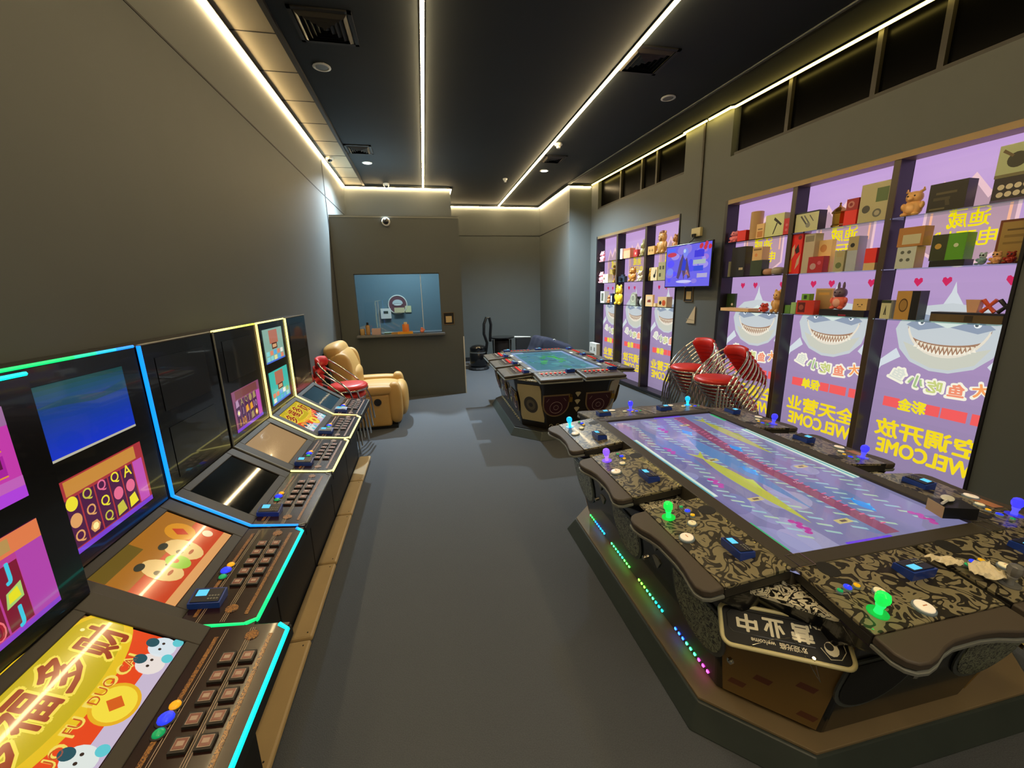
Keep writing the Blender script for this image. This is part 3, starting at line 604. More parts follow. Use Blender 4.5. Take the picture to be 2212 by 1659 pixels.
def dshape(w,h,n=14): # flat-topped, round-bottomed hatch outline
    return [(-w/2,h*.5),(-w/2,h*.30)]+[(-w/2*cos(PI*i/n)**1 if True else 0,h*.1-h*.6*sin(PI*i/n)) for i in range(0,n+1)]+[(w/2,h*.30),(w/2,h*.5)]
def table(cx,cy,kind,label):
    near=kind=='fish'
    t=thing('fish_table' if near else 'gaming_table',label,'arcade table',(cx,cy,0),'large octagonal gaming tables')
    ex=.26 if near else 0
    wide=lambda P:[(x+ex if x>0 else x,y) for x,y in P]
    obj('base_plinth',MB().prism(wide(octo(.745,1.04,.30)),0,.095,wide(octo(.69,.985,.28))),M_skirt,t,bevel=.006)
    obj('base_board',MB().prism(wide(octo(.685,.98,.28)),.096,.108),mat('ledge_board','#84704f',.6,noise=.15,nscale=5) if near else M_dark,t,bevel=.002)
    obj('body',MB().prism(octo(.585,.93,.25),.108,.715,octo(.70,1.06,.29)),M_black if near else mat('body_wood','#1c1712',.3,coat=.3),t,bevel=.01)
    obj('top_cover',MB().prism(octo(.72,1.08,.30),.716,.728),M_damw,t)
    b=MB(); 
    for x0,x1,y0,y1 in((-.50,-.43,-.865,.865),(.43,.50,-.865,.865),(-.43,.43,-.865,-.80),(-.43,.43,.80,.865)): b.bb(x0,x1,y0,y1,.729,.800)
    obj('screen_frame',b,M_bez,t,bevel=.004)
    b=MB(); (fish_art if near else water_art)(b,1.60,.86); obj('table_screen',b,M_screen,t,T((-.43,.80,.785))@RZ(-PI/2))
    if near:
        for x in(-1,1):
            for y in(-1,1):
                b=MB(); b.tube([(-.03,-.035,0),(-.03,.03,0),(.03,.03,0),(.03,-.035,0)],.0022,6,True); obj('corner_mark',b,M_chrome,t,T((x*.44,y*.835,.801)))
    else:
        for x in(-.465,.465):
            for y in(-.6,-.1,.45): obj('corner_mark',MB().bb(-.02,.02,-.045,.045,0,.002),M_white,t,T((x,y,.8005)))
    mk=fish_console if near else bead_console
    js=[('cyan','purple','green'),('blue','blue','blue'),('green','off'),('blue','cyan')]
    n=0
    for i,y in enumerate((.64,.015,-.61)): # left side, far to near: outward is -x, player's left is +y
        mk(t,Matrix(((0,-1,0,-.50),(-1,0,0,y),(0,0,1,.799),(0,0,0,1))),*((js[0][i],) if near else ()))
    for i,y in enumerate((-.61,.015,.64)):
        mk(t,Matrix(((0,1,0,.50),(1,0,0,y),(0,0,1,.799),(0,0,0,1)))@Matrix.Scale(1,4),*((js[1][i],) if near else ()))
    for i,x in enumerate((-.235,.300)): mk(t,Matrix(((1,0,0,x-.0),(0,-1,0,-.865),(0,0,1,.799),(0,0,0,1)))@Matrix.Identity(4),*((js[2][i],) if near else ()))
    for i,x in enumerate((-.255,.265)): mk(t,Matrix(((-1,0,0,x),(0,1,0,.865),(0,0,1,.799),(0,0,0,1))),*((js[3][i],) if near else ()))
    # hatches with emblems under every console
    hm=M_damd if near else mat('maroon_hatch','#3a1620',.45,noise=.2,nscale=20); rim=M_matte if near else M_brass
    def side(u,ax,sg): # frame on a slanted body side: x along, y up
        if ax=='x':
            top=Vector((sg*.70,u,.715)); bot=Vector((sg*.585,u,.108)); X=Vector((0,-1 if sg<0 else 1,0))
        elif ax=='y': top=Vector((u,sg*1.06,.715)); bot=Vector((u,sg*.93,.108)); X=Vector((1 if sg<0 else -1,0,0))
        else:
            sx,sy=ax; top=Vector((sx*.555,sy*.915,.715)); bot=Vector((sx*.46,sy*.805,.108)); X=Vector((-sy*.29*1,sx*.29,0)).normalized()
        Y=(top-bot).normalized(); Z=X.cross(Y); c=top.lerp(bot,.5)
        return Matrix(((X.x,Y.x,Z.x,c.x),(X.y,Y.y,Z.y,c.y),(X.z,Y.z,Z.z,c.z),(0,0,0,1)))
    L=[(side(y,'x',sg)) for sg in(-1,1) for y in(.64,.015,-.61)]+[side(x,'y',sg) for sg in(-1,1) for x in(-.245,.285)]
    for hi,M in enumerate(L):
        b=MB(); b.prism(dshape(.33,.29),.0,.006); b.mi=1; b.prism(dshape(.295,.255),.006,.009)
        h=obj('hatch',b,[mat('hatch_rim','#4a4f4e',.4) if near else M_brass,M_matte if near and hi==6 else hm],t,M@T((0,.0,.002)))
        if not near:
            b=MB(); b.tube([(.075*cos(a*PI/12),-.02+.075*sin(a*PI/12),.012) for a in range(24)],.0025,5,True); b.tube([(.03*cos(a*PI/6),-.02+.03*sin(a*PI/6),.012) for a in range(12)],.0022,5,True); b.tube([(-.09,.10,.012),(-.12,.06,.012)],.002,5); b.tube([(.09,.10,.012),(.12,.06,.012)],.002,5); obj('emblem',b,mat('emblem_line','#a08a86',.4),h)
            b=MB(); b.bb(.15,.19,.05,.11,.01,.03); b.tube([(.158,.10,.02),(.160,.145,.02),(.180,.145,.02),(.182,.10,.02)],.004,6); obj('padlock',b,M_goldp,h)
        else: obj('lock_knob',MB().lathe([(.012,0),(.012,.012),(.006,.016)],12),M_chrome,h,T((.19,-.03,0)))
    for M in [side(-.3,'x',-1),side(.33,'x',-1),side(-.3,'x',1),side(.33,'x',1),side(.02,'y',-1),side(.02,'y',1)]:
        for k in range(3 if not near else 2):
            b=MB(); b.prism([(-.035,.02),(-.02,.032),(.02,.032),(.035,.02),(0,-.032)],0,.006); obj('diamond_badge',b,mat('badge','#b8ab84',.35) if not near else M_grey,t,M@T((0,.13-.10*k,.001)))
    for sx in(-1,1):
        for sy in(-1,1):
            M=side(0,(sx,sy),0)
            if (M.to_3x3()@Vector((0,0,1))).dot(Vector((sx,sy,0)))<0: M=M@RZ(0)@Matrix.Rotation(PI,4,'Y')
            b=MB(); 
            if near:
                b.col=lin('#8a6a34'); b.loft([[(-.155,-.28,.0),(.155,-.28,.0),(.19,.22,.0),(-.19,.22,.0)],[(-.155,-.28,.012),(.155,-.28,.012),(.19,.22,.012),(-.19,.22,.012)]])
                for (x,y) in((-.09,.05),(.06,.10),(.10,-.06),(-.03,-.12),(-.11,-.20),(.12,-.22),(.0,.18)): b.poly([(x-.032,y-.016),(x+.022,y-.02),(x+.034,y+.014),(x-.02,y+.018)],.0125,'#6e3a26')
                obj('corner_panel',b,M_paint,t,M@T((0,0,.002)))
            else:
                b.col=lin('#b9a878'); P=[(-.15,-.24),(.15,-.24),(.16,-.18),(.145,0),(.16,.18),(.15,.24),(-.15,.24),(-.16,.18),(-.145,0),(-.16,-.18)]; b.prism(P,0,.008); b.disc(0,-.02,.095,.009,'#3c3424',ry=.11,n=28); b.disc(0,-.02,.06,.0095,'#5e5438',ry=.07); b.disc(0,-.02,.03,.010,'#2c2418',n=8)
                obj('corner_panel',b,M_paint,t,M@T((0,.02,.002)))
    if not near:
        b=MB()
        for sg in(-1,1):
            for k in range(14): 
                x=-.42+.065*k; b.poly([(x-.02,sg*.935),(x+.02,sg*.935),(x,sg*.935)][:0] or [(0,0),(0,0.0001),(.0001,0)],.11,'#9a8a60')
        b=MB()
        for q in range(4):
            hx=.585 if q%2==0 else .93; hw=.66 if q%2==0 else .32
            for k in range(int(hw*2/.085)):
                x=-hw+.04+.085*k
                b.M=RZ(q*PI/2)@T((hx+.006,x,.145))@Matrix(((0,0,1,0),(1,0,0,0),(0,1,0,0),(0,0,0,1))); b.tube([(-.028,0,.004),(-.02,.018,.004),(0,.022,.004),(.012,.008,.004),(0,-.006,.004),(.02,-.014,.004),(.03,0,.004)],.004,5)
        o=obj('scroll_border',b,mat('scroll','#b8ab84',.4),t); o['kind']='stuff'
    else:
        R=random.Random(3)
        for sx in(-1,1):
            b=MB()
            for k in range(46):
                y=.66-1.32*k/45
                if (k%12) in (9,10,11) : continue
                seg=k//12; col=[['#20d040','#1060ff','#10a0ff','#20e090','#a0e020'],['#30e060','#20e0a0','#40e040','#60e020'],['#60e030','#30d070','#10c8c0','#1080ff'],['#2050ff','#30e080','#d030b0','#80e020']][seg%4][(k%12)//3%4]
                b.col=lin(col); b.bb(sx*.592-.002,sx*.592+.002,y-.005,y+.005,.130,.140)
            o=obj('led_strip',b,M_dot,t); o['kind']='stuff'
    return t
fish=table(1.675,1.874,'fish','large near gaming table with a fish-game screen and lit joysticks')
far=table(1.68,5.45,'bead','far gaming table with a blue-green water screen and rows of red buttons')
# open sign resting under the near corner of the fish table
def open_sign():
    t=thing('open_sign','black sign with cream rim reading 营业中 OPEN, lying upside down at the near table corner','sign',Matrix())
    A=Vector((1.085,.930,.625)); # centre of the plate
    X=Vector((-.867,.497,0)).normalized(); Y=Vector((-.50,-.73,-.42)); Y=(Y-Y.dot(X)*X).normalized(); N=X.cross(Y)
    t.matrix_world=Matrix(((X.x,Y.x,N.x,A.x),(X.y,Y.y,N.y,A.y),(X.z,Y.z,N.z,A.z),(0,0,0,1)))
    w,h,r=.37,.135,.028
    P=[]
    for cx_,cy_,a0 in((w/2-r,h/2-r,0),(-w/2+r,h/2-r,PI/2),(-w/2+r,-h/2+r,PI),(w/2-r,-h/2+r,1.5*PI)): P+=[(cx_+r*cos(a0+PI/2*i/6),cy_+r*sin(a0+PI/2*i/6)) for i in range(7)]
    obj('sign_plate',MB().prism(P,-.005,0),M_matte,t)
    obj('sign_rim',MB().tube([(x,y,-.002) for x,y in P],.0075,8,True),mat('cream_plastic','#d9cf9c',.35),t,smooth=60)
    b=MB(); c='#e6dfc6'
    for x,ch in((-.055,'营'),(.025,'业'),(.105,'中')): b.text(ch,x,-.012,.055,.0008,c,w=.060,bold=.07)
    b.text('OPEN',-.12,-.045,.020,.0008,c,bold=.06); b.text('欢迎光临  welcome',.02,.040,.018,.0008,c,bold=.04)
    b.tube([(-.165,-.02,.001),(-.168,.02,.001),(-.15,.045,.001),(-.12,.05,.001),(-.10,.02,.001)],.0012,5); b.disc(-.13,.018,.020,.0007,c,ry=.022,n=12); b.disc(-.125,.012,.012,.001,'#141415')
    b.tube([(-.085,.024,.001),(.15,.024,.001),(.165,.01,.001),(.165,-.035,.001),(.15,-.050,.001),(-.09,-.050,.001)],.001,5)
    obj('sign_lettering',b,M_paint,t)
    b=MB(); 
    for x in(-.07,.10): b.cyl((x,.060,-.002),.005,.012,10)
    obj('hanging_stud',b,M_chrome,t); b=MB(); b.tube([(.10,.060,.010),(.04,.03,.008),(-.02,.01,.008),(-.04,.035,.008),(-.065,.085,-.01),(-.085,.11,-.03),(-.07,.060,.010)],.0012,5); obj('bead_cord',b,M_chrome,t)
open_sign()

# ---------------- display windows ----------------
SH=(1.449,1.849,2.245); PD=.155
def case(a0,a1,posts,label,first):
    t=thing('display_shelf_unit',label,'display shelves',W@T((0,a0,0)))
    def sub(n,b,m,**k): return obj(n,b,m,t,T((0,-a0,0)),**k)
    b=MB(); 
    b.bb(-.012,PD-.005,a1-.045,a1-.002,ZB+.002,ZT-.002); sub('side_panel',b,M_case)
    b=MB(); b.bb(-.012,PD-.005,a0+.002,a0+.02,ZB+.002,ZT-.002); sub('side_panel',b,M_case)
    b=MB(); b.bb(-.014,PD-.005,a0+.02,a1-.045,ZT-.05,ZT-.003); sub('top_rail',b,M_brass)
    b=MB(); b.bb(-.04,PD-.005,a0+.02,a1-.045,ZB+.002,ZB+.03); sub('sill',b,M_case)
    for p in posts:
        b=MB(); b.mi=0; b.bb(.004,PD-.005,p-.022,p+.022,ZB+.03,ZT-.05); b.mi=1; b.bb(-.006,.004,p-.024,p+.024,ZB+.03,ZT-.05); sub('post',b,[M_case,M_postf])
    es=[a0+.02]+sorted(posts)+[a1-.045]
    for lo,hi in zip(es,es[1:]):
        for z in SH: b=MB(); b.bb(-.02,PD-.02,lo+.023,hi-.023,z-.008,z); sub('glass_shelf',b,glass_sh)
        
glass_sh=glass('shelf_glass',(.80,.93,.88))
def poster(a0,a1,lines,label,k):
    w=a1-a0; t=obj('backlit_poster',_poster(w,lines),M_print,None,W@T((0,0,0))@face(PD,a1,0)); return tag(t,label,'poster',k)
def _poster(w,lines):
    # seen from behind: everything mirrored; u from far (left) edge
    b=MB(); U=lambda a:2.815-a; z=0; V0,V1=ZB,ZT
    n=24
    for i in range(n):
        f=i/(n-1); c=tuple(lin('#8f7fa2')[j]*(1-f)+lin('#c39fd6')[j]*f for j in range(3)); b.rect(0,V0+(V1-V0)*i/n,w,V0+(V1-V0)*(i+1)/n,0,c)
    def P(pts,z,c): # clip to width
        q=[(max(.001,min(w-.001,x)),y) for x,y in pts]; b.poly(q,z,c)
    def ring(x,y,r,z,c): P([(x+r*cos(2*PI*i/30),y+r*sin(2*PI*i/30)) for i in range(30)],z,c)
    # crown-like badge behind the shop name
    cx,cy=U(2.42),2.14
    P([(cx-.27,cy-.16),(cx-.12,cy-.27),(cx,cy-.30),(cx+.12,cy-.27),(cx+.27,cy-.16),(cx+.27,cy+.12),(cx+.18,cy+.34),(cx+.1,cy+.22),(cx,cy+.36),(cx-.1,cy+.22),(cx-.18,cy+.34),(cx-.27,cy+.12)],.0006,'#e8c0c8')
    P([(cx-.25,cy-.15),(cx-.11,cy-.25),(cx,cy-.28),(cx+.11,cy-.25),(cx+.25,cy-.15),(cx+.25,cy+.11),(cx+.17,cy+.28),(cx+.09,cy+.17),(cx,cy+.30),(cx-.09,cy+.17),(cx-.17,cy+.28),(cx-.25,cy+.11)],.0009,'#b493a2')
    for sx in(-1,1): b.rect(cx+sx*.22-.008,cy-.02,cx+sx*.22+.008,cy+.1,.0012,'#f4b494')
    b.text('迪威',cx+.005,2.185,.115,.0015,'#f4e010',mirror=True,w=.24,bold=.022); b.text('电玩城',cx,2.05,.12,.0015,'#f4e010',mirror=True,w=.36,bold=.022)
    b.text('迪威',cx+.005,2.185,.106,.0019,'#ecd800',mirror=True,w=.225,bold=.01)
    for a in(2.462,2.645,2.11):
        x=U(a)
        if x<w-.03: P([(x,1.705),(x-.03,1.745),(x-.026,1.77),(x-.012,1.775),(x,1.762),(x+.012,1.775),(x+.026,1.77),(x+.03,1.745)],.0008,'#c81e58')
    # smiling shark
    sx=U(2.40); 
    P([(sx-.06,1.56),(sx-.02,1.66),(sx-.004,1.74),(sx+.012,1.66),(sx+.07,1.56)],.0005,'#cfd6dc')
    P([(sx-.34+.0,1.36),(sx-.30,1.47),(sx-.2,1.55),(sx,1.58),(sx+.2,1.55),(sx+.30,1.47),(sx+.33,1.36),(sx+.29,1.2),(sx+.2,1.10),(sx+.06,1.045),(sx-.06,1.045),(sx-.2,1.10),(sx-.29,1.2)],.0007,'#c4ccd0')
    P([(sx-.27,1.40),(sx-.16,1.49),(sx,1.46),(sx+.16,1.49),(sx+.27,1.40),(sx+.18,1.36),(sx,1.40),(sx-.18,1.36)],.0010,'#8f9cb0'); P([(sx-.12,1.44),(sx,1.52),(sx+.12,1.44),(sx,1.39)],.0013,'#d4e2da')
    P([(sx-.27,1.26),(sx-.2,1.13),(sx-.06,1.07),(sx+.06,1.07),(sx+.2,1.13),(sx+.27,1.26),(sx+.1,1.2),(sx-.1,1.2)],.0010,'#c9cbbd')
    for q in(-1,1): ring(sx+q*.17,1.425,.022,.0016,'#eef2f2'); ring(sx+q*.165,1.422,.010,.0019,'#4a5660'); P([(sx+q*.31,1.20),(sx+q*.44,1.09),(sx+q*.47,1.0),(sx+q*.40,1.03),(sx+q*.27,1.13)],.0006,'#d3dbe2')
    m=[(sx+.255*sin(t),1.335-.175*cos(t)+.06*(abs(sin(t))**3)) for t in [i*PI/20-PI/2 for i in range(21)]]; m2=[(sx+.235*sin(t),1.335-.075*cos(t)) for t in [PI/2-i*PI/20 for i in range(21)]]
    P(m+m2,.0020,'#a07a60'); P([(x,y-.0) for x,y in m[1:-1]]+[(sx+(x-sx)*.97,y+.022) for x,y in m[1:-1]][::-1],.0023,'#e4dccb')
    for i in range(-7,8):
        x=sx+i*.026; y0=1.335-.165*math.sqrt(max(0,1-(i*.026/.262)**2)); y1=1.335-.075*math.sqrt(max(0,1-(i*.026/.235)**2))-.012; P([(x-.012,y0+.01),(x+.012,y0+.01),(x,(y0*.35+y1*.65))],.0026,'#f1ead8'); P([(x+.001,y1),(x+.024,y1),(x+.013,y0*.55+y1*.45)],.0026,'#e6dcc6')
    cs=['#d8dcd0','#a8c48a','#c6cf80','#f09070','#f6a060']
    for i,(ch,a,v) in enumerate(zip('鱼小吃鱼大',(2.66,2.53,2.405,2.27,2.13),(.985,.945,.925,.925,.955))):
        x=U(a)
        if x<w-.05: b.text(ch,x,v,.118,.0012,'#f4f0dc',mirror=True,bold=.16,rot=[-.35,-.15,0,.05,.2][i]); b.text(ch,x,v,.095,.0016,cs[i],mirror=True,bold=.07,rot=[-.35,-.15,0,.05,.2][i])
    # red price band, partly rubbed out
    for a,r in((2.71,.025),(2.655,.04),(2.385,.045),(2.28,.05),(2.22,.045),(2.12,.03)): x=U(a); b.rect(x-r,.69,min(w-.002,x+r),.775,.0010,'#f05c5c')
    b.text(lines[0],U(2.525),.732,.10,.0014,'#f0de20',mirror=True,w=.19,bold=.09)
    b.text(lines[1],U(2.405),.50,.15,.0012,'#f2d81c',mirror=True,w=.70,bold=.07)
    b.text('WELCOME',U(2.40),.335,.12,.0012,'#f2d81c',mirror=True,w=.64,bold=.09)
    return b
NP=(2.843,3.722); FP=(6.285,7.18)
case(A0,A1,NP,'large near window shelving with black posts, glass shelves and prizes',0)
case(B0,B1,FP,'smaller far window shelving with black posts, glass shelves and prizes',1)
X1,X2=('彩金','空调开放'),('保单','全天营业')
pz=[(2.037,2.82,X1,'backlit smiling shark poster at the right end of the near window'),(2.866,3.70,X2,'backlit smiling shark poster in the middle of the near window'),(3.745,4.59,X1,'backlit smiling shark poster behind the stacked red chairs'),
 (5.482,6.262,X2,'backlit smiling shark poster left of the television, nearest of the far window'),(6.308,7.157,X1,'backlit smiling shark poster in the middle of the far window'),(7.203,7.925,X2,'backlit smiling shark poster at the left end of the far window')]
for a0,a1,l,lab in pz: poster(a0,a1,l,lab,'backlit posters in the display windows')

# ---------------- prizes on the shelves ----------------
def near_face(d,a,z): return face(d,a,z)
def lift(c,g=1.45): return tuple(min(.9,x*g) for x in lin(c))
def goods(name,label,a,w,z,h,col,dep=.10,art=None,cat='box',d0=.015,side=None,rz=0,grp='prizes on the glass shelves'):
    b=MB(); b.col=lift(side or col); b.box((dep/2,0,h/2),(dep,w,h)); b.M=face(-.0006,w/2,0); 
    b.rect(.0,0,w,h,0,lift(col))
    if art: art(b,w,h)
    o=obj(name,b,M_paint,None,wp(d0,a,z+.0005)@RZ(rz)); return tag(o,label,cat,grp)
def A(*ops):
    def f(b,w,h):
        z=.0004
        for o in ops:
            k=o[0]
            if k=='r': b.rect(w*o[1],h*o[2],w*o[3],h*o[4],z,o[5])
            elif k=='d': b.disc(w*o[1],h*o[2],w*o[3],z,o[4],ry=(w*o[3] if len(o)<6 else h*o[5]))
            elif k=='p': b.poly([(w*x,h*y) for x,y in o[1]],z,o[2])
            z+=.0004
    return f
def critter(name,label,a,z,h,w,col,c2=None,ears='round',cat='toy',d0=.055,arms=True,belly=None,turn=0,grp='prizes on the glass shelves',hat=None,gold=False):
    b=MB(); c2=lift(c2 or col); belly=lift(belly) if belly else None; col=lift(col); s=h; b.col=lin(col); r=w/2
    b.ell((0,0,s*.30),(min(.045,r*.85),r*.80,s*.30),2.3); b.col=lin(belly or col); b.ell((-min(.03,r*.6),0,s*.28),(.022,r*.5,s*.2)); b.col=lin(c2)
    b.ell((0,0,s*.70),(min(.045,r*.75),r*.72,s*.23),2.2)
    b.ell((-min(.045,r*.7),0,s*.64),(.016,r*.28,s*.08))
    if ears:
        for q in(-1,1):
            if ears=='round': b.ell((0,q*r*.50,s*.90),(.012,r*.24,s*.09))
            elif ears=='horn': b.tube([(0,q*r*.4,s*.86),(0,q*r*.75,s*.93),(0,q*r*.7,s*1.03)],[.012,.010,.004],6)
            elif ears=='long': b.ell((0,q*r*.3,s*1.0),(.01,r*.16,s*.18))
    if arms:
        for q in(-1,1): b.col=lin(col); b.ell((-.01,q*r*.82,s*.38),(.018,r*.22,s*.14)); b.ell((-.03,q*r*.5,s*.07),(.025,r*.3,s*.08))
    if hat: b.col=lin(hat); b.ell((0,0,s*.92),(.03,r*.5,s*.09))
    b.col=lin('#1a1512'); 
    for q in(-1,1): b.ell((-min(.042,r*.7),q*r*.30,s*.74),(.005,.006,.006),n=8,m=5)
    return tag(obj(name,b,M_goldp if gold else M_paint,None,wp(d0,a,z+.002)@RZ(turn),smooth=60),label,cat,grp)
Z1,Z2,Z3=SH
# near window, left bay
critter('plush_toy','pink plush toy with orange feet at the left end of the top shelf',4.51,Z3,.135,.13,'#d8707a',c2='#e0808a')
goods('gift_box','red gift box beside the pink plush toy on the top shelf',4.37,.12,Z3,.12,'#e0241c',side='#a01814')
b=MB(); b.col=lin('#c09a68'); b.cyl((0,0,0),.065,.30,20); b.col=lin('#d8b070'); b.cyl((0,0,.3001),.06,.002,20)
tag(obj('tin_canister',b,M_paint,None,wp(.075,4.235,Z3+.001),smooth=40),'tall tan cylinder canister behind the red gift box on the top shelf','canister','prizes on the glass shelves')
bpy.data.objects['tin_canister'].matrix_world=wp(.085,4.24,Z3+.001)
goods('carton','glossy beige carton next to the tan cylinder on the top shelf',4.115,.10,Z3,.155,'#c9a873',art=A(('r',.15,.1,.85,.5,'#d08a4a'),('r',.2,.6,.8,.68,'#8a6a4a')))
goods('hair_trimmer_box','greenish white box with a black trimmer printed on it',3.94,.225,Z3,.225,'#b9bf8e',art=A(('p',[(.45,.75),(.85,.45),(.9,.52),(.5,.86)],'#1c1a18'),('p',[(.62,.6),(.68,.58),(.5,.12),(.44,.1)],'#1c1a18')),side='#c7cc9f')
goods('gift_box','small red box with pink pattern beside the first post on the top shelf',3.79,.07,Z3,.16,'#b01f2c',art=A(('d',.5,.3,.2,'#d86a74'),('d',.5,.6,.2,'#d86a74')))
b=MB(); b.col=lin('#8a8a72'); b.cyl((0,0,0),.022,.18,14); tag(obj('spray_can',b,M_paint,None,wp(.05,4.535,Z2+.001),smooth=40),'slim greyish spray can at the left end of the middle shelf','can','prizes on the glass shelves')
goods('speaker_box','tall black box on the middle shelf by the slim can',4.385,.20,Z2,.335,'#16120f',side='#221c18',art=A(('r',.6,.22,.9,.3,'#c8b48a')))
goods('storage_tin','dark green box under the small carton on the middle shelf',4.12,.155,Z2,.165,'#2e3a26',art=A(('r',.1,.1,.9,.9,'#38462c')))
goods('carton','small beige carton stacked on the dark green box',4.12,.13,Z2+.167,.14,'#c2a06a',art=A(('r',.1,.75,.9,.88,'#8a6a3e'),('d',.4,.4,.14,'#d88a4a')))
b=MB(); b.col=lin('#a69a86'); b.ell((0,-.06,.04),(.045,.065,.04),3); b.col=lin('#b88a6a'); b.ell((0,.06,.035),(.04,.06,.035),3); tag(obj('blister_pack',b,M_paint,None,wp(.06,3.93,Z2+.001),smooth=60),'cloudy blister pack lying at the right of the dark green box','pack','prizes on the glass shelves')
goods('photo_frame','dark green picture box leaning at the left end of the lowest shelf',4.52,.13,Z1+.0,.20,'#26381c',art=A(('d',.7,.35,.12,'#e8e0d8'),('r',.1,.5,.9,.9,'#2e4622')),dep=.03,d0=.09)
goods('peach_tray','flat peach tray sticking out of the lowest shelf',4.30,.42,Z1,.035,'#dba878',dep=.15,d0=-.06,cat='tray')
critter('plush_toy','small red bear toy sitting on the lowest shelf beside the tray',3.975,Z1,.10,.11,'#b8402c',d0=.045)
critter('bear_figure','tan bear figure standing by the first post on the lowest shelf',3.83,Z1,.25,.115,'#c79a5c')
# near window, middle bay
goods('cutlery_set_box','black edged box showing cutlery, tilted on the top shelf',3.575,.235,Z3,.185,'#aeb086',art=A(('r',0,.93,1,1,'#15130f'),('p',[(.2,.8),(.26,.84),(.55,.35),(.5,.32)],'#4a4a44'),('p',[(.35,.82),(.4,.84),(.66,.4),(.6,.38)],'#6a6a62'),('d',.58,.32,.10,'#8a8c80'),('p',[(.6,.8),(.64,.82),(.82,.5),(.79,.48)],'#5a5a52')),side='#15130f')
b=MB(); b.lathe([(.050,0),(.055,.02),(.045,.03),(.048,.12),(.058,.125),(.060,.135),(.040,.165),(.012,.185),(.006,.20),(.010,.21),(.001,.22)],8)
tag(obj('brass_lantern',b,M_goldp,None,wp(.07,3.305,Z3+.001),smooth=30),'gold domed lantern standing on the top shelf','lantern','prizes on the glass shelves')
goods('gift_box','bright red box standing right of the gold lantern',3.165,.105,Z3,.125,'#e8281e')
goods('gift_box','dark red box with a round print stacked on the bright red box',3.16,.10,Z3+.126,.095,'#8c1c20',art=A(('d',.4,.5,.28,'#c87a70'),('d',.4,.5,.14,'#8c1c20')))
goods('tableware_box','large beige box with kitchenware print at the right of the middle bay',2.985,.225,Z3,.31,'#a09a76',art=A(('r',.55,.5,.95,.85,'#5c7244'),('d',.25,.35,.14,'#4a4a44'),('d',.65,.22,.15,'#6a6a60'),('d',.65,.22,.09,'#b0a890')))
goods('gift_box','tall red box with white swirl beside the first post on the middle shelf',3.655,.13,Z2,.385,'#d4201c',art=A(('p',[(.2,.35),(.45,.5),(.4,.75),(.2,.65)],'#e8c8a8'),('p',[(.45,.6),(.7,.75),(.85,.55),(.6,.5)],'#2a1412'),('p',[(.6,.1),(.9,.25),(.95,.5),(.7,.35)],'#d8b898'),('d',.78,.9,.15,'#7a1a18'),('p',[(.1,.05),(.35,.05),(.3,.35),(.12,.35)],'#e88a20')))
goods('narrow_box','narrow whitish box next to the tall red box',3.515,.11,Z2,.37,'#a79c86',art=A(('r',.1,.8,.9,.95,'#8a8270')))
goods('gift_box','red box with heart print in front of a beige carton',3.415,.15,Z2,.15,'#9c1c28',art=A(('d',.35,.4,.2,'#c8a0a0'),('d',.75,.6,.12,'#d86078')),dep=.07,d0=.0)
goods('carton','upright beige carton behind the red heart box on the middle shelf',3.40,.13,Z2,.30,'#cfae78',art=A(('d',.4,.75,.25,'#d89458',.12)),dep=.05,d0=.075)
goods('rice_bag_box','greenish tan printed box on the middle shelf',3.205,.09,Z2,.185,'#9a9470',art=A(('d',.5,.3,.3,'#6a7a4a'),('r',.2,.7,.8,.9,'#b8a878')))
goods('bottle_box','tall grey blue box with a black dot on the middle shelf',3.10,.085,Z2,.295,'#98a0a8',art=A(('r',0,.6,1,1,'#b8a878'),('d',.45,.75,.22,'#1a1814')))
goods('tan_box','flat tan box under a red one, right end of the middle shelf',2.945,.09,Z2,.06,'#b8a070')
goods('gift_box','red box stacked on a flat tan box by the second post',2.945,.09,Z2+.061,.12,'#e02a22')
goods('green_box','small green box at the left end of the lowest shelf, middle bay',3.665,.06,Z1,.085,'#5c8a44')
goods('green_box','pale green box beside the small green box on the lowest shelf',3.60,.055,Z1,.115,'#8cb070')
goods('toy_box','red box with dark window on the lowest shelf of the middle bay',3.46,.185,Z1,.138,'#b8301e',art=A(('r',.08,.15,.5,.85,'#6a1a14'),('d',.28,.5,.14,'#a85a44')),dep=.07,d0=.0)
goods('green_box','lime green box perched on the red box with dark window',3.47,.08,Z1+.139,.062,'#6a9c30',art=A(('r',.3,.2,.7,.8,'#22401a')),dep=.06,d0=.0)
goods('frame_pack','clear wrapped tan picture pack standing behind the red box',3.37,.17,Z1,.25,'#c0a06c',art=A(('r',.06,.05,.94,.95,'#b89a68'),('r',.2,.75,.8,.85,'#d8a858')),dep=.02,d0=.11)
goods('console_case','long black flat case on the lowest shelf of the middle bay',3.12,.40,Z1,.058,'#17141a',art=A(('r',.45,.05,.62,.3,'#a82038'),('r',.1,.1,.4,.2,'#3a343c')))
critter('doll_figure','doll figure in a red dress with hair bun, standing on the black case',3.175,Z1+.059,.21,.15,'#d8604c',c2='#5c4a5c',ears='long',belly='#e89a84')
goods('mini_suitcase','small beige suitcase shaped box with a face, on the black case',2.965,.115,Z1+.059,.10,'#c2a266',art=A(('d',.35,.5,.05,'#3a2a1a'),('d',.65,.5,.05,'#3a2a1a'),('r',.4,.3,.6,.34,'#3a2a1a')))
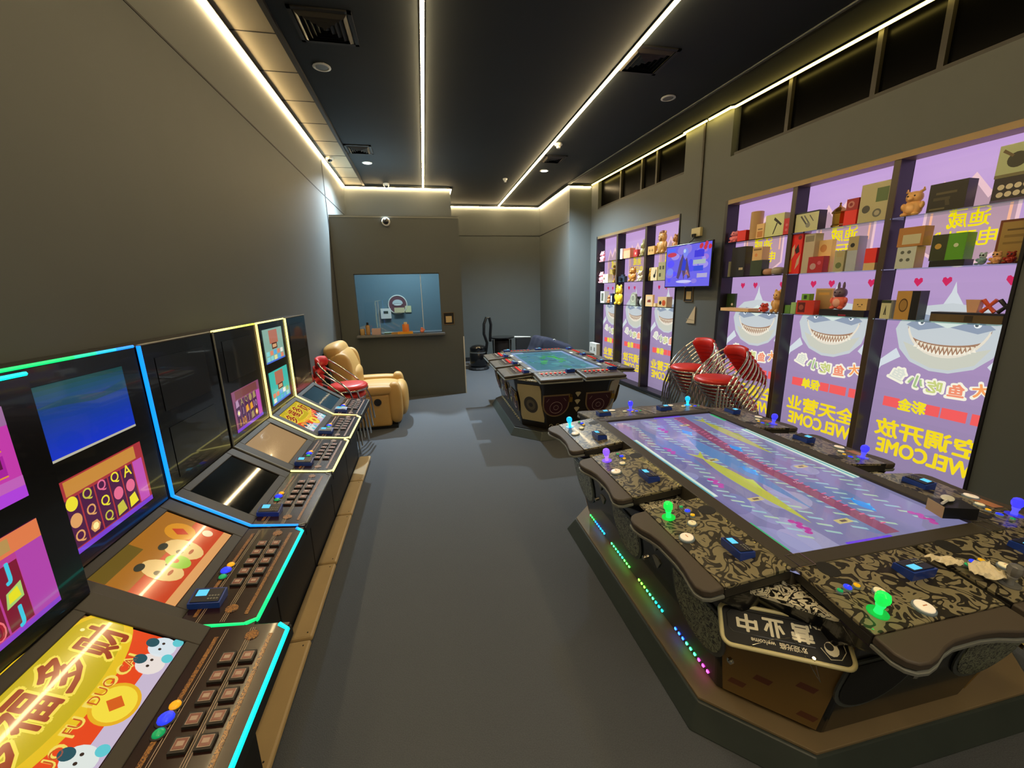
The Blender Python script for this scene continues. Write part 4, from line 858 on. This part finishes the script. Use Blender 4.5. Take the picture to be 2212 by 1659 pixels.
# near window, right bay
critter('bull_figure','cream bull figure with horns at the left of the right bay',2.72,Z3,.20,.15,'#d0a065',ears='horn')
goods('game_kit_box','black box with weapon shaped print on the top shelf, right bay',2.495,.22,Z3,.20,'#1f1c12',art=A(('r',.2,.6,.75,.68,'#5a5238'),('r',.15,.4,.6,.5,'#4a4430'),('p',[(.5,.2),(.62,.2),(.55,.5),(.45,.5)],'#4a4430'),('r',.08,.08,.5,.14,'#6a6244')),side='#282418')
goods('plate_set_box','dark box printed with round white plates on the top shelf',2.15,.20,Z3,.155,'#2a2626',art=A(*[('d',.2+.2*i,.62-.02*j-.28*j,.085,'#d8d0b4') for i in range(4) for j in range(2)],('r',0,0,1,.12,'#5a5078')))
goods('cookware_box','greenish box with pan print, stacked on the plate box',2.17,.17,Z3+.156,.20,'#9aa47c',art=A(('d',.55,.5,.28,'#3a3a2a'),('p',[(.1,.8),(.4,.6),(.45,.66),(.15,.88)],'#6a5a3a'),('r',0,0,1,.1,'#7a7450')))
goods('gadget_box','white box with small pictures standing below a brown one',2.685,.13,Z2,.165,'#a8b0a8',art=A(('d',.3,.75,.1,'#5c645c'),('d',.65,.75,.1,'#5c645c'),('d',.3,.4,.1,'#5c645c'),('d',.65,.4,.1,'#5c645c')),side='#a88a5a')
goods('brown_carton','brown carton with white label, stacked on the white box',2.675,.17,Z2+.167,.145,'#9a6a34',art=A(('r',.2,.12,.9,.62,'#c8c4a0')))
goods('flat_black_case','low black case lying under the green box on the middle shelf',2.42,.205,Z2,.045,'#12130f')
goods('video_game_box','bright green and dark box on the middle shelf, right bay',2.43,.20,Z2+.046,.185,'#4c8a18',art=A(('r',0,0,.48,1,'#343c1c'),('d',.22,.55,.1,'#c8a040'),('d',.74,.55,.07,'#d8e0c0')))
goods('award_plaque','brown framed gold plaque leaning at the right of the middle shelf',2.135,.17,Z2,.29,'#6a3416',art=A(('r',.08,.06,.94,.95,'#a88a48'),('r',.25,.75,.8,.79,'#6a5428'),('r',.2,.6,.85,.66,'#8a7038'),('r',.2,.45,.85,.5,'#8a7038')),dep=.025,d0=.115)
critter('small_doll','little blue grey doll in front of the framed plaque',2.235,Z2,.085,.05,'#7a98a0',c2='#9cb0b8',d0=.04)
critter('small_doll','little cream doll at the foot of the framed plaque',2.165,Z2,.085,.06,'#c89a6a',d0=.04)
critter('small_doll','little red doll right of the cream one at the plaque',2.095,Z2,.08,.06,'#8a2c20',d0=.04)
goods('tent_box','small white box with black tent print at the lowest shelf',2.76,.07,Z1,.15,'#b8b894',art=A(('p',[(.35,.2),(.5,.75),(.62,.2),(.52,.2),(.5,.45),(.45,.2)],'#1c1c14'),('r',0,.85,1,1,'#2c3a20')))
goods('headphone_box','tan and black headphone box with open flap on the lowest shelf',2.615,.155,Z1,.225,'#a98240',art=A(('d',.35,.5,.2,'#5c4018',.24),('d',.35,.5,.16,'#a98240',.19),('r',.66,0,1,1,'#141416')),side='#141416')
goods('bead_curtain_box','long dark and brown boxes stacked flat on the lowest shelf',2.25,.40,Z1,.07,'#54452c',art=A(('r',0,.8,1,1,'#1c2438'),('r',.1,.1,.3,.7,'#6a5838'),('r',.5,.1,.62,.7,'#3a3020')))
b=MB(); b.col=lin('#d8a888'); b.loft([[(0,.10+.03*q,0),(.0,.05+.0*q,0),(.05,.05,0),(.05,.10+.03*q,0)] for q in(0,)]+[[(0,.12,.09),(0,.04,.09),(.05,.04,.09),(.05,.12,.09)]])
for y0,c in((.0,'#e8582a'),(-.085,'#242028')):
    b.col=lin(c); b.tube([(.02,y0+.035,.005),(.02,y0-.0,.045),(.02,y0+.035,.09)],.014,8); b.tube([(.02,y0-.035,.005),(.02,y0-.0,.045),(.02,y0-.035,.09)],.014,8)
tag(obj('massage_roller',b,M_paint,None,wp(.05,2.16,Z1+.072),smooth=40),'orange, tan and black hourglass rollers on the flat boxes','toy','prizes on the glass shelves')
# far window
critter('pig_figure','pink pig figure at the left end of the top shelf, far window',7.82,Z3,.21,.16,'#d88a92')
critter('pig_figure','pink pig figure at the left end of the middle shelf, far window',7.84,Z2,.22,.16,'#d88a92')
goods('white_box','cream and white boxes next to the lower pink pig',7.62,.20,Z2,.16,'#d0c0a0',art=A(('r',.45,0,.5,1,'#8a6a54'),('d',.25,.5,.12,'#7a4a3a')))
b=MB(); b.lathe([(.035,0),(.03,.02),(.012,.05),(.010,.12),(.035,.17),(.04,.24),(.02,.26),(.028,.30),(.001,.32)],12); tag(obj('gold_trophy',b,M_goldp,None,wp(.07,7.38,Z2+.001),smooth=40),'gold trophy standing beside the white boxes in the far window','trophy','prizes on the glass shelves')
goods('display_box','grey and white upright box at the left of the lowest far shelf',7.72,.16,Z1+.02,.22,'#c6c8bc',art=A(('r',.2,.15,.8,.85,'#6a6a5a')))
b=MB(); b.col=lin('#15151a'); b.ell((0,0,.012),(.05,.20,.012),3); tag(obj('black_tray',b,M_paint,None,wp(.07,7.68,Z1+.0),smooth=60),'shallow black tray under the upright box, lowest far shelf','tray','prizes on the glass shelves')
critter('bear_figure','small brown bear figure on the lowest far shelf, left bay',7.50,Z1+.02,.15,.10,'#a86a34')
goods('dark_white_box','narrow dark blue and white box by the first far post',7.37,.08,Z1,.20,'#2c3048',art=A(('r',.3,.2,.8,.8,'#d0d0d8')))
goods('white_card_box','white folded card box on the top shelf, middle bay far window',7.06,.07,Z3,.18,'#e0d8cc')
goods('pink_bag','salmon pink bag shaped box on the top shelf of the far window',6.87,.20,Z3,.165,'#d88a64',art=A(('r',.0,.8,1,1,'#c07a54'),('r',.3,.3,.7,.6,'#e0a080')))
goods('gift_box','dark red box with bow on the top shelf of the far window',6.60,.11,Z3,.12,'#a02a28',art=A(('d',.5,.5,.2,'#e0b0a0')))
critter('plush_toy','greenish plush toy by the second post, top shelf far window',6.43,Z3,.23,.12,'#a8a070',ears='long')
b=MB(); b.col=lin('#2a3444'); b.bb(-.03,.03,-.10,.10,0,.10); b.bb(-.02,.02,-.04,.04,.10,.13); b.col=lin('#11141c'); b.M=T((-.03,0,.05))@Matrix.Rotation(-PI/2,4,'Y'); b.cyl((0,0,0),.035,.03,16); b.M=Matrix(); b.col=lin('#e07a80'); b.bb(-.032,-.03,.05,.08,.03,.06)
tag(obj('toy_camera',b,M_paint,None,wp(.05,7.03,Z2+.001),smooth=30),'dark blue toy camera on the middle shelf of the far window','camera toy','prizes on the glass shelves')
critter('lion_figure','gold brown seated lion figure in the middle of the far window',6.72,Z2,.25,.22,'#a8702a',hat='#7a4a1a')
critter('cat_figure','cream cat figure right of the gold brown lion figure',6.47,Z2,.18,.14,'#d8c0a0',ears='horn')
critter('bear_statue','large bright yellow seated bear statue jutting from the lowest shelf',7.06,Z1,.36,.26,'#e8a824',d0=.0)
b=MB(); b.col=lin('#9a9a84'); b.prism([(-.09,0),(.09,0),(.09,.13),(.06,.19),(0,.22),(-.06,.19),(-.09,.13)],0,.04); b.col=lin('#d8d4bc'); b.disc(0,.12,.06,.041,'#d8d4bc'); b.disc(0,.12,.05,.042,'#8a8a78')
tag(obj('arched_clock',b,M_paint,None,W@face(.10,6.69,Z1+.001)),'arched greenish clock on the lowest shelf beside the yellow bear','clock','prizes on the glass shelves')
b=MB(); b.col=lin('#2a2426'); b.lathe([(.02,0),(.035,.04),(.015,.1),(.04,.15)],14); b.col=lin('#d8d8cc'); b.ell((0,-.07,.06),(.03,.035,.06)); tag(obj('black_vase',b,M_paint,None,wp(.06,6.50,Z1+.001),smooth=40),'black waisted vase with a white lump beside it, lowest far shelf','vase','prizes on the glass shelves')
goods('tan_box','tan printed box on the top shelf left of the big bear',6.12,.17,Z3,.125,'#c09a5c',art=A(('d',.3,.5,.12,'#a07a3c'),('d',.7,.5,.12,'#a07a3c')),dep=.05,d0=-.01)
critter('bear_figure','big tan sitting bear figure on the top shelf beside the television',5.93,Z3,.33,.24,'#bf9352',hat='#8a4a34')
critter('bear_figure','brown bear figure half hidden by the window edge on the top shelf',5.60,Z3+.0,.25,.14,'#b07a44')
b=MB(); b.lathe([(.03,0),(.035,.05),(.03,.1),(.022,.13),(.026,.17),(.012,.2),(.001,.21)],12); tag(obj('gold_bottle',b,M_goldp,None,wp(.06,6.21,Z2+.001),smooth=40),'gold bottle shaped ornament by the post, left of the television','ornament','prizes on the glass shelves')
goods('massager_box','white box with black device print left of the television',6.05,.16,Z2,.20,'#c8b48c',art=A(('d',.6,.35,.18,'#15130f'),('p',[(.6,.4),(.8,.85),(.88,.8),(.75,.35)],'#15130f')))
goods('olive_box','olive box with small squares half behind the television',5.85,.18,Z2,.265,'#948c62',art=A(('r',.15,.6,.4,.8,'#4a4a34'),('r',.55,.6,.8,.8,'#4a4a34'),('r',.15,.2,.4,.4,'#4a4a34')))
goods('framed_picture','tan framed picture of a shoe on the lowest shelf',6.14,.20,Z1,.18,'#c89e68',art=A(('r',.12,.12,.88,.88,'#dcc4a0'),('p',[(.25,.35),(.75,.35),(.7,.6),(.3,.55)],'#8a3a2a')),dep=.03)
goods('headset_box','cream box with black and orange earmuff print on the lowest shelf',5.80,.22,Z1,.15,'#c0a474',art=A(('d',.3,.4,.14,'#241c18'),('d',.7,.4,.2,'#c8501c')))
goods('soap_box','tiny beige box between the shoe picture and the earmuff box',5.99,.06,Z1,.05,'#c2a67c')
t=thing('power_unit','white plastic sockets unit standing behind the far table by the window','power unit',wp(-.19,7.60,0))
obj('housing',MB().bb(-.04,.04,-.15,.15,0,.70),M_white,t,bevel=.006); b=MB()
for y in(-.07,.07): b.bb(-.043,-.04,y-.02,y+.02,.55,.62)
obj('socket_plate',b,M_grey,t)

# television and fittings on the pier
t=thing('television','wall television showing a blue and violet game warrior picture','television',wp(-.09,5.14,2.02))
obj('casing',MB().bb(-.012,.012,-.46,.46,-.285,.285),M_black,t,bevel=.004)
obj('wall_bracket',MB().bb(.012,.09,-.1,.1,-.1,.1),M_matte,t)
b=MB(); w_,h_=.89,.54; b.rect(0,0,w_,h_,0,'#6a62e8')
R=random.Random(2)
for i in range(26): b.disc(w_*(.08+.84*R.random()),h_*(.1+.8*R.random()),.03+.07*R.random(),.0003+.00003*i,R.choice(['#5a50ff','#8a7ae0','#a090e8','#4a48f0','#9a70d8','#7a88f0']),ry=.02+.04*R.random())
for i in range(7): b.disc(w_*(.72+.26*R.random()),h_*(.88+.1*R.random()),.03,.0015+.00004*i,'#c82a3c')
b.disc(w_*.14,h_*.80,.10,.0014,'#c83a54',ry=.03); b.rect(w_*.02,h_*.88,w_*.22,h_*.95,.0018,'#4a70ff')
for x0,y0,x1,y1,c in((.66,.68,.86,.84,'#3a30d8'),(.64,.52,.90,.62,'#a8b8b8'),(.66,.36,.86,.48,'#3048d8'),(.74,.2,.95,.3,'#b0a8d0')): b.rect(w_*x0,h_*y0,w_*x1,h_*y1,.0018,c)
b.poly([(w_*.28,h_*.22),(w_*.34,h_*.62),(w_*.40,h_*.80),(w_*.45,h_*.62),(w_*.50,h_*.7),(w_*.60,h_*.22),(w_*.54,h_*.18),(w_*.50,h_*.42),(w_*.45,h_*.16),(w_*.40,h_*.40),(w_*.33,h_*.18)],.0022,'#54406a'); b.poly([(w_*.38,h_*.4),(w_*.42,h_*.72),(w_*.49,h_*.6),(w_*.47,h_*.38)],.0026,'#2838d0'); b.poly([(w_*.44,h_*.22),(w_*.52,h_*.4),(w_*.58,h_*.24),(w_*.5,h_*.3)],.0026,'#a87060'); b.disc(w_*.44,h_*.86,.025,.0026,'#b8d0f0'); b.disc(w_*.45,h_*.12,.16,.0015,'#c8c8f8',ry=.02)
obj('screen',b,M_screen,t,face(-.0135,w_/2,-h_/2))
obj('indicator_light',MB().bb(-.014,-.012,-.01,.01,-.278,-.274),M_white,t)
t=thing('power_socket','beige double socket box above the television','socket',wp(-.02,5.09,2.44)); obj('socket_box',MB().bb(-.02,.02,-.085,.085,-.055,.055),mat('beige_plastic','#c8bb8c',.4),t,bevel=.004)
b=MB(); 
for y in(.03,-.0): b.bb(-.045,-.02,y-.014,y+.014,-.055,-.02)
obj('plug',b,M_black,t)
t=tag(obj('black_cable',MB().tube([(-.03,5.10,2.40),(-.035,5.14,2.35),(-.03,5.2,2.33),(-.06,5.22,2.28)],.005,6),M_black,None,W),'thin black cable between the socket and the television','cable')
tag(obj('cable_conduit',MB().bb(-.02,-.002,5.075,5.105,2.50,3.74),M_dark,None,W),'dark vertical conduit running down the pier to the socket','conduit')
qr(W@face(-.003,5.18,1.64),'small framed black sign with beige square under the television',1.0)
b=MB(); b.col=lin('#c0ad8a'); b.loft([[(-.09,-.09,0),(.08,-.09,0),(.08,.14,0),(.07,.14,0)],[(-.09,-.09,.006),(.08,-.09,.006),(.08,.14,.006),(.07,.14,.006)]]); b.poly([(-.09,-.04),(.08,-.05),(.08,-.045),(-.08,-.03)],.0065,'#8a7a5c')
tag(obj('paper_envelope',b,M_paint,None,W@face(-.008,5.10,1.34)),'torn beige envelope stuck on the pier under the framed sign','envelope')

# ---------------- red stacking chairs ----------------
def red_chair():
    t=thing('stacking_chair','x','chair',Matrix(),'g')
    b=MB(); b.lathe([(.02,.425),(.19,.425),(.212,.44),(.215,.455),(.20,.475),(.15,.485),(.001,.488)],28); obj('seat',b,M_red,t,smooth=50)
    obj('seat_ring',MB().tube([(.212*cos(a*PI/16),.212*sin(a*PI/16),.425) for a in range(32)],.010,6,True),M_chrome,t,smooth=60)
    for q in(-1,1): obj('leg',MB().tube([(.14,q*.17,.42),(.19,q*.20,.25),(.21,q*.21,0)],.011,8),M_chrome,t,smooth=60)
    for q in(-1,1): obj('leg',MB().tube([(-.10,q*.20,.42),(-.22,q*.21,0)],.011,8),M_chrome,t,smooth=60)
    P=[(.10,-.225,.36),(.07,-.235,.47),(-.08,-.232,.60),(-.20,-.195,.70),(-.26,-.12,.765),(-.285,0,.785),(-.26,.12,.765),(-.20,.195,.70),(-.08,.232,.60),(.07,.235,.47),(.10,.225,.36)]
    def sm(P,k=2):
        for _ in range(k):
            Q=[P[0]]
            for a,b_ in zip(P,P[1:]): a=Vector(a);b_=Vector(b_); Q+= [tuple(a*.75+b_*.25),tuple(a*.25+b_*.75)]
            P=Q+[P[-1]]
        return P
    obj('back_frame',MB().tube(sm(P),.011,8),M_chrome,t,smooth=60)
    b=MB(); R=[]
    for i in range(13):
        a=-.72+1.44*i/12; r=.225; x=-.065-r*cos(a); y=r*sin(a); zc=.745-.02*(abs(a)/.72)**2; e=.35 if i in(0,12) else 1
        R.append([(x+cos(a)*(u),y-sin(a)*(u),zc+v) for u,v in [(.028*e,.0),(.024*e,.04*e),(0,.055*e),(-.020*e,.045*e),(-.022*e,-.03*e),(0,-.055*e),(.02*e,-.045*e)]])
    b.loft(R); o=obj('backrest',b,M_red,t,smooth=70)
    return t
ch=red_chair(); first=[True]
def stack(x,y,z,n,ang,st,label,group,dz=.046):
    for k in range(n):
        d=(n-1-k); M=T((x-cos(ang)*st*d,y-sin(ang)*st*d,z-dz*d))@RZ(ang)
        lab=label[0] if k==n-1 else (label[1] if k==0 else label[2])
        if first[0]: ch.matrix_world=M; ch['label']=lab; ch['group']=group; first[0]=False
        else: dup(ch,M,lab,group)
stack(3.00,3.75,.046*7,8,PI+.15,.045,['red round-seated chair on top of the right stack by the near window','lowest red chair in the right stack by the near window','red chair inside the right stack by the near window'],'red chairs in the right stack by the pier')
stack(3.14,4.42,.046*7,8,PI+.30,.035,['red round-seated chair on top of the left stack under the television','lowest red chair in the left stack under the television','red chair inside the left stack under the television'],'red chairs in the left stack by the pier')
stack(-.91,4.80,.095*3,4,-.10,.030,['topmost red chair in the small stack beside the cream recliner','lowest red chair in the stack beside the cream recliner','red chair inside the stack beside the cream recliner'],'red chairs beside the recliner',.095)

# ---------------- cream recliner ----------------
t=thing('recliner','cream leather recliner armchair in front of the booth','armchair',T((-.80,5.80,0))@Matrix.Diagonal((1.04,1.06,1.05,1)))
def puff(name,c,r,p,m=M_cream,rot=None,n=28,k=18): return obj(name,MB().ell(c,r,p,n,k,rot),m,t,smooth=80)
b=MB(); b.bb(-.32,.27,-.42,-.30,.04,.45); obj('side_panel',b,M_cream,t,bevel=.03,seg=4); b=MB(); b.bb(-.32,.27,.30,.42,.04,.45); obj('side_panel',b,M_cream,t,bevel=.03,seg=4)
puff('armrest',(.02,-.36,.50),(.35,.085,.065),2.8); puff('armrest',(.02,.36,.50),(.35,.085,.065),2.8)
puff('arm_front',(.33,-.35,.33),(.085,.088,.26),3); puff('arm_front',(.33,.35,.33),(.085,.088,.26),3)
puff('seat_cushion',(.06,0,.45),(.34,.255,.10),3.0); puff('foot_rest',(.38,0,.31),(.095,.265,.23),2.6); 
puff('backrest',(-.28,0,.72),(.15,.36,.30),3,rot=Matrix.Rotation(-.28,4,'Y')); puff('head_cushion',(-.37,0,.95),(.13,.29,.13),3,rot=Matrix.Rotation(-.3,4,'Y')); puff('lumbar_cushion',(-.20,0,.66),(.11,.25,.12),2.7)
puff('back_wing',(-.27,-.30,.72),(.12,.07,.25),2.6); puff('back_wing',(-.27,.30,.72),(.12,.07,.25),2.6)
b=MB(); b.bb(-.34,.34,-.38,.38,.0,.05); obj('base',b,M_matte,t)
b=MB(); b.M=T((.12,-.422,.36))@Matrix.Rotation(PI/2,4,'X'); b.lathe([(.045,0),(.045,.008),(.03,.010),(.028,.002),(.001,.002)],20); obj('release_handle',b,M_matte,t,smooth=40)

# ---------------- far corner ----------------
t=thing('vacuum_cleaner','black drum vacuum cleaner with a hose arching up, in the far alcove','vacuum cleaner',(1.13,9.25,0))
obj('drum',MB().lathe([(.17,.06),(.20,.10),(.20,.36),(.18,.40),(.19,.42),(.19,.50),(.14,.54),(.05,.56),(.001,.56)],24),M_black,t,smooth=40)
obj('drum_band',MB().lathe([(.203,.385),(.205,.40),(.203,.415)],24),M_chrome,t)
obj('wheel_base',MB().lathe([(.22,.0),(.24,.02),(.22,.06),(.10,.07)],16),M_matte,t)
obj('hose',MB().tube([(.17,-.05,.40),(.20,-.05,.60),(.14,-.03,.80),(.15,-.02,1.02),(.21,0,1.16),(.28,0,1.15),(.31,0,1.0),(.29,0,.8),(.28,0,.62)],.032,10),M_black,t,smooth=70)
t=thing('bar_table','black round topped table in the far alcove','table',(1.72,9.45,0))
obj('table_top',MB().lathe([(.001,.66),(.27,.66),(.29,.675),(.29,.695),(.001,.70)],32),M_black,t,smooth=40)
obj('drum_body',MB().lathe([(.16,0),(.21,.1),(.23,.62),(.05,.66)],24),mat('dark_brown','#1c130d',.4),t,smooth=40)
for a in range(4): obj('leg',MB().tube([(.25*cos(a*PI/2+.6),.25*sin(a*PI/2+.6),.66),(.25*cos(a*PI/2+.6),.25*sin(a*PI/2+.6),0)],.010,8),M_chrome,t)
tag(obj('white_stick',MB().tube([(1.98,9.25,.70),(2.35,9.2,.69)],[.018,.010],8),M_white,None,smooth=40),'short white stick resting across from the black table edge','stick')
tag(obj('stick_prop',MB().bb(2.0,2.35,9.16,9.24,0,.676),M_matte,None),'dark low box under the white stick in the alcove','box')
def cloth(x0,x1,y0,y1,zf,label,name):
    b=MB(); n,m=28,20; V=[]
    for j in range(m+1):
        for i in range(n+1):
            u,v=i/n,j/m; x=x0+(x1-x0)*u; y=y0+(y1-y0)*v; e=min(u,1-u,v,1-v)*9
            z=zf(u,v)*min(1,e)**.6+.01*sin(14*u+5*v)*min(1,e)+.008*sin(23*v+9*u); V.append((x,y,max(z,.004)))
    b.add(V,[(j*(n+1)+i,j*(n+1)+i+1,(j+1)*(n+1)+i+1,(j+1)*(n+1)+i) for j in range(m) for i in range(n)])
    b.add([(x0,y0,0),(x1,y0,0),(x1,y1,0),(x0,y1,0)],[(3,2,1,0)])
    return tag(obj(name,b,M_navy,None,smooth=70),label,name.replace('_',' '))
cloth(1.50,2.78,7.05,8.10,lambda u,v:.58+.30*(0 if u<.34 else (1-cos(PI*min(1,(u-.34)/.12)))/2)*(1 if u<.5 else 1-.7*(u-.5)*2),'low furniture under a crumpled navy cloth behind the far table','covered_sofa')
t=thing('cloth_hanger_clip','small white clip with handle lying on the navy cover','clip',(2.36,7.42,.755)); obj('clip_body',MB().bb(-.06,.06,-.015,.015,0,.03),M_white,t,bevel=.008); obj('clip_handle',MB().tube([(-.03,0,.025),(-.025,0,.06),(.0,0,.075),(.025,0,.06),(.03,0,.025)],.007,6),M_white,t)

# ---------------- loose things on the near table ----------------
def crumple(name,M,s,c,label,seed):
    R=random.Random(seed); b=MB(); n,m=12,9; V=[]
    for j in range(m+1):
        for i in range(n+1): u=i/n-.5; v=j/m-.5; V.append((s[0]*u*(1+.2*sin(5*v)),s[1]*v*(1+.3*cos(6*u)),.004+s[2]*abs(sin(7*u+3*v+seed))*(.4+.6*R.random())))
    b.col=lin(c); b.add(V,[(j*(n+1)+i,j*(n+1)+i+1,(j+1)*(n+1)+i+1,(j+1)*(n+1)+i) for j in range(m) for i in range(n)])
    o=obj(name,b,M_paint,None,M); so=o.modifiers.new('s','SOLIDIFY'); so.thickness=.0015; return tag(o,label,'tissue')
crumple('crumpled_tissue',T((1.775,.845,.792))@RZ(.3),(.10,.07,.020),'#e6d9b8','crumpled cream tissue near the unlit joystick on the near table',1)
crumple('crumpled_tissue',T((1.700,.915,.796))@RZ(-.5),(.10,.04,.018),'#e6d9b8','twisted cream tissue strip touching the blue card reader',2)
t=thing('small_carton','small carton with tan side on the far right corner of the near table screen','box',T((2.085,1.135,.802))@RZ(-.35))
b=MB(); b.col=lin('#b39a66'); b.bb(-.065,-.063,-.04,.04,0,.05); b.col=lin('#15161a'); b.bb(-.063,.06,-.04,.04,0,.048); obj('carton_body',b,M_paint,t); b=MB(); b.col=lin('#1c1d22'); b.bb(.02,.075,.05,.12,.0,.004); obj('carton_flap',b,M_paint,t)
t=thing('plastic_spoon','small white scoop lying on the small carton','scoop',T((2.07,1.15,.852))@RZ(.5)); obj('scoop_bowl',MB().ell((.03,0,.006),(.035,.022,.007)),M_white,t,smooth=60); obj('scoop_handle',MB().tube([(.0,0,.006),(-.05,.01,.008)],.006,6),M_white,t)

for x,y,c,lab in [(2.40,2.40,'#c8865c','orange card beside the farthest blue reader on the window side'),(2.42,1.79,'#c8865c','orange card beside the middle blue reader on the window side'),(2.40,1.20,'#c8865c','orange card beside the nearest blue reader on the window side'),(1.35,2.90,'#cfc39a','cream card beside the blue reader at the far left corner of the near table')]:
    zz=.799-.028/.262*((x-2.175) if x>2 else (y-2.739))
    tl=Matrix.Rotation(math.atan(.028/.262),4,'Y') if x>2 else Matrix.Rotation(-math.atan(.028/.262),4,'X')
    crate('game_card',T((x,y,zz+.0004))@tl,(.06,.085,.0015) if x>2 else (.085,.06,.0015),c,lab,'card',None,'loose cards on the near table consoles')
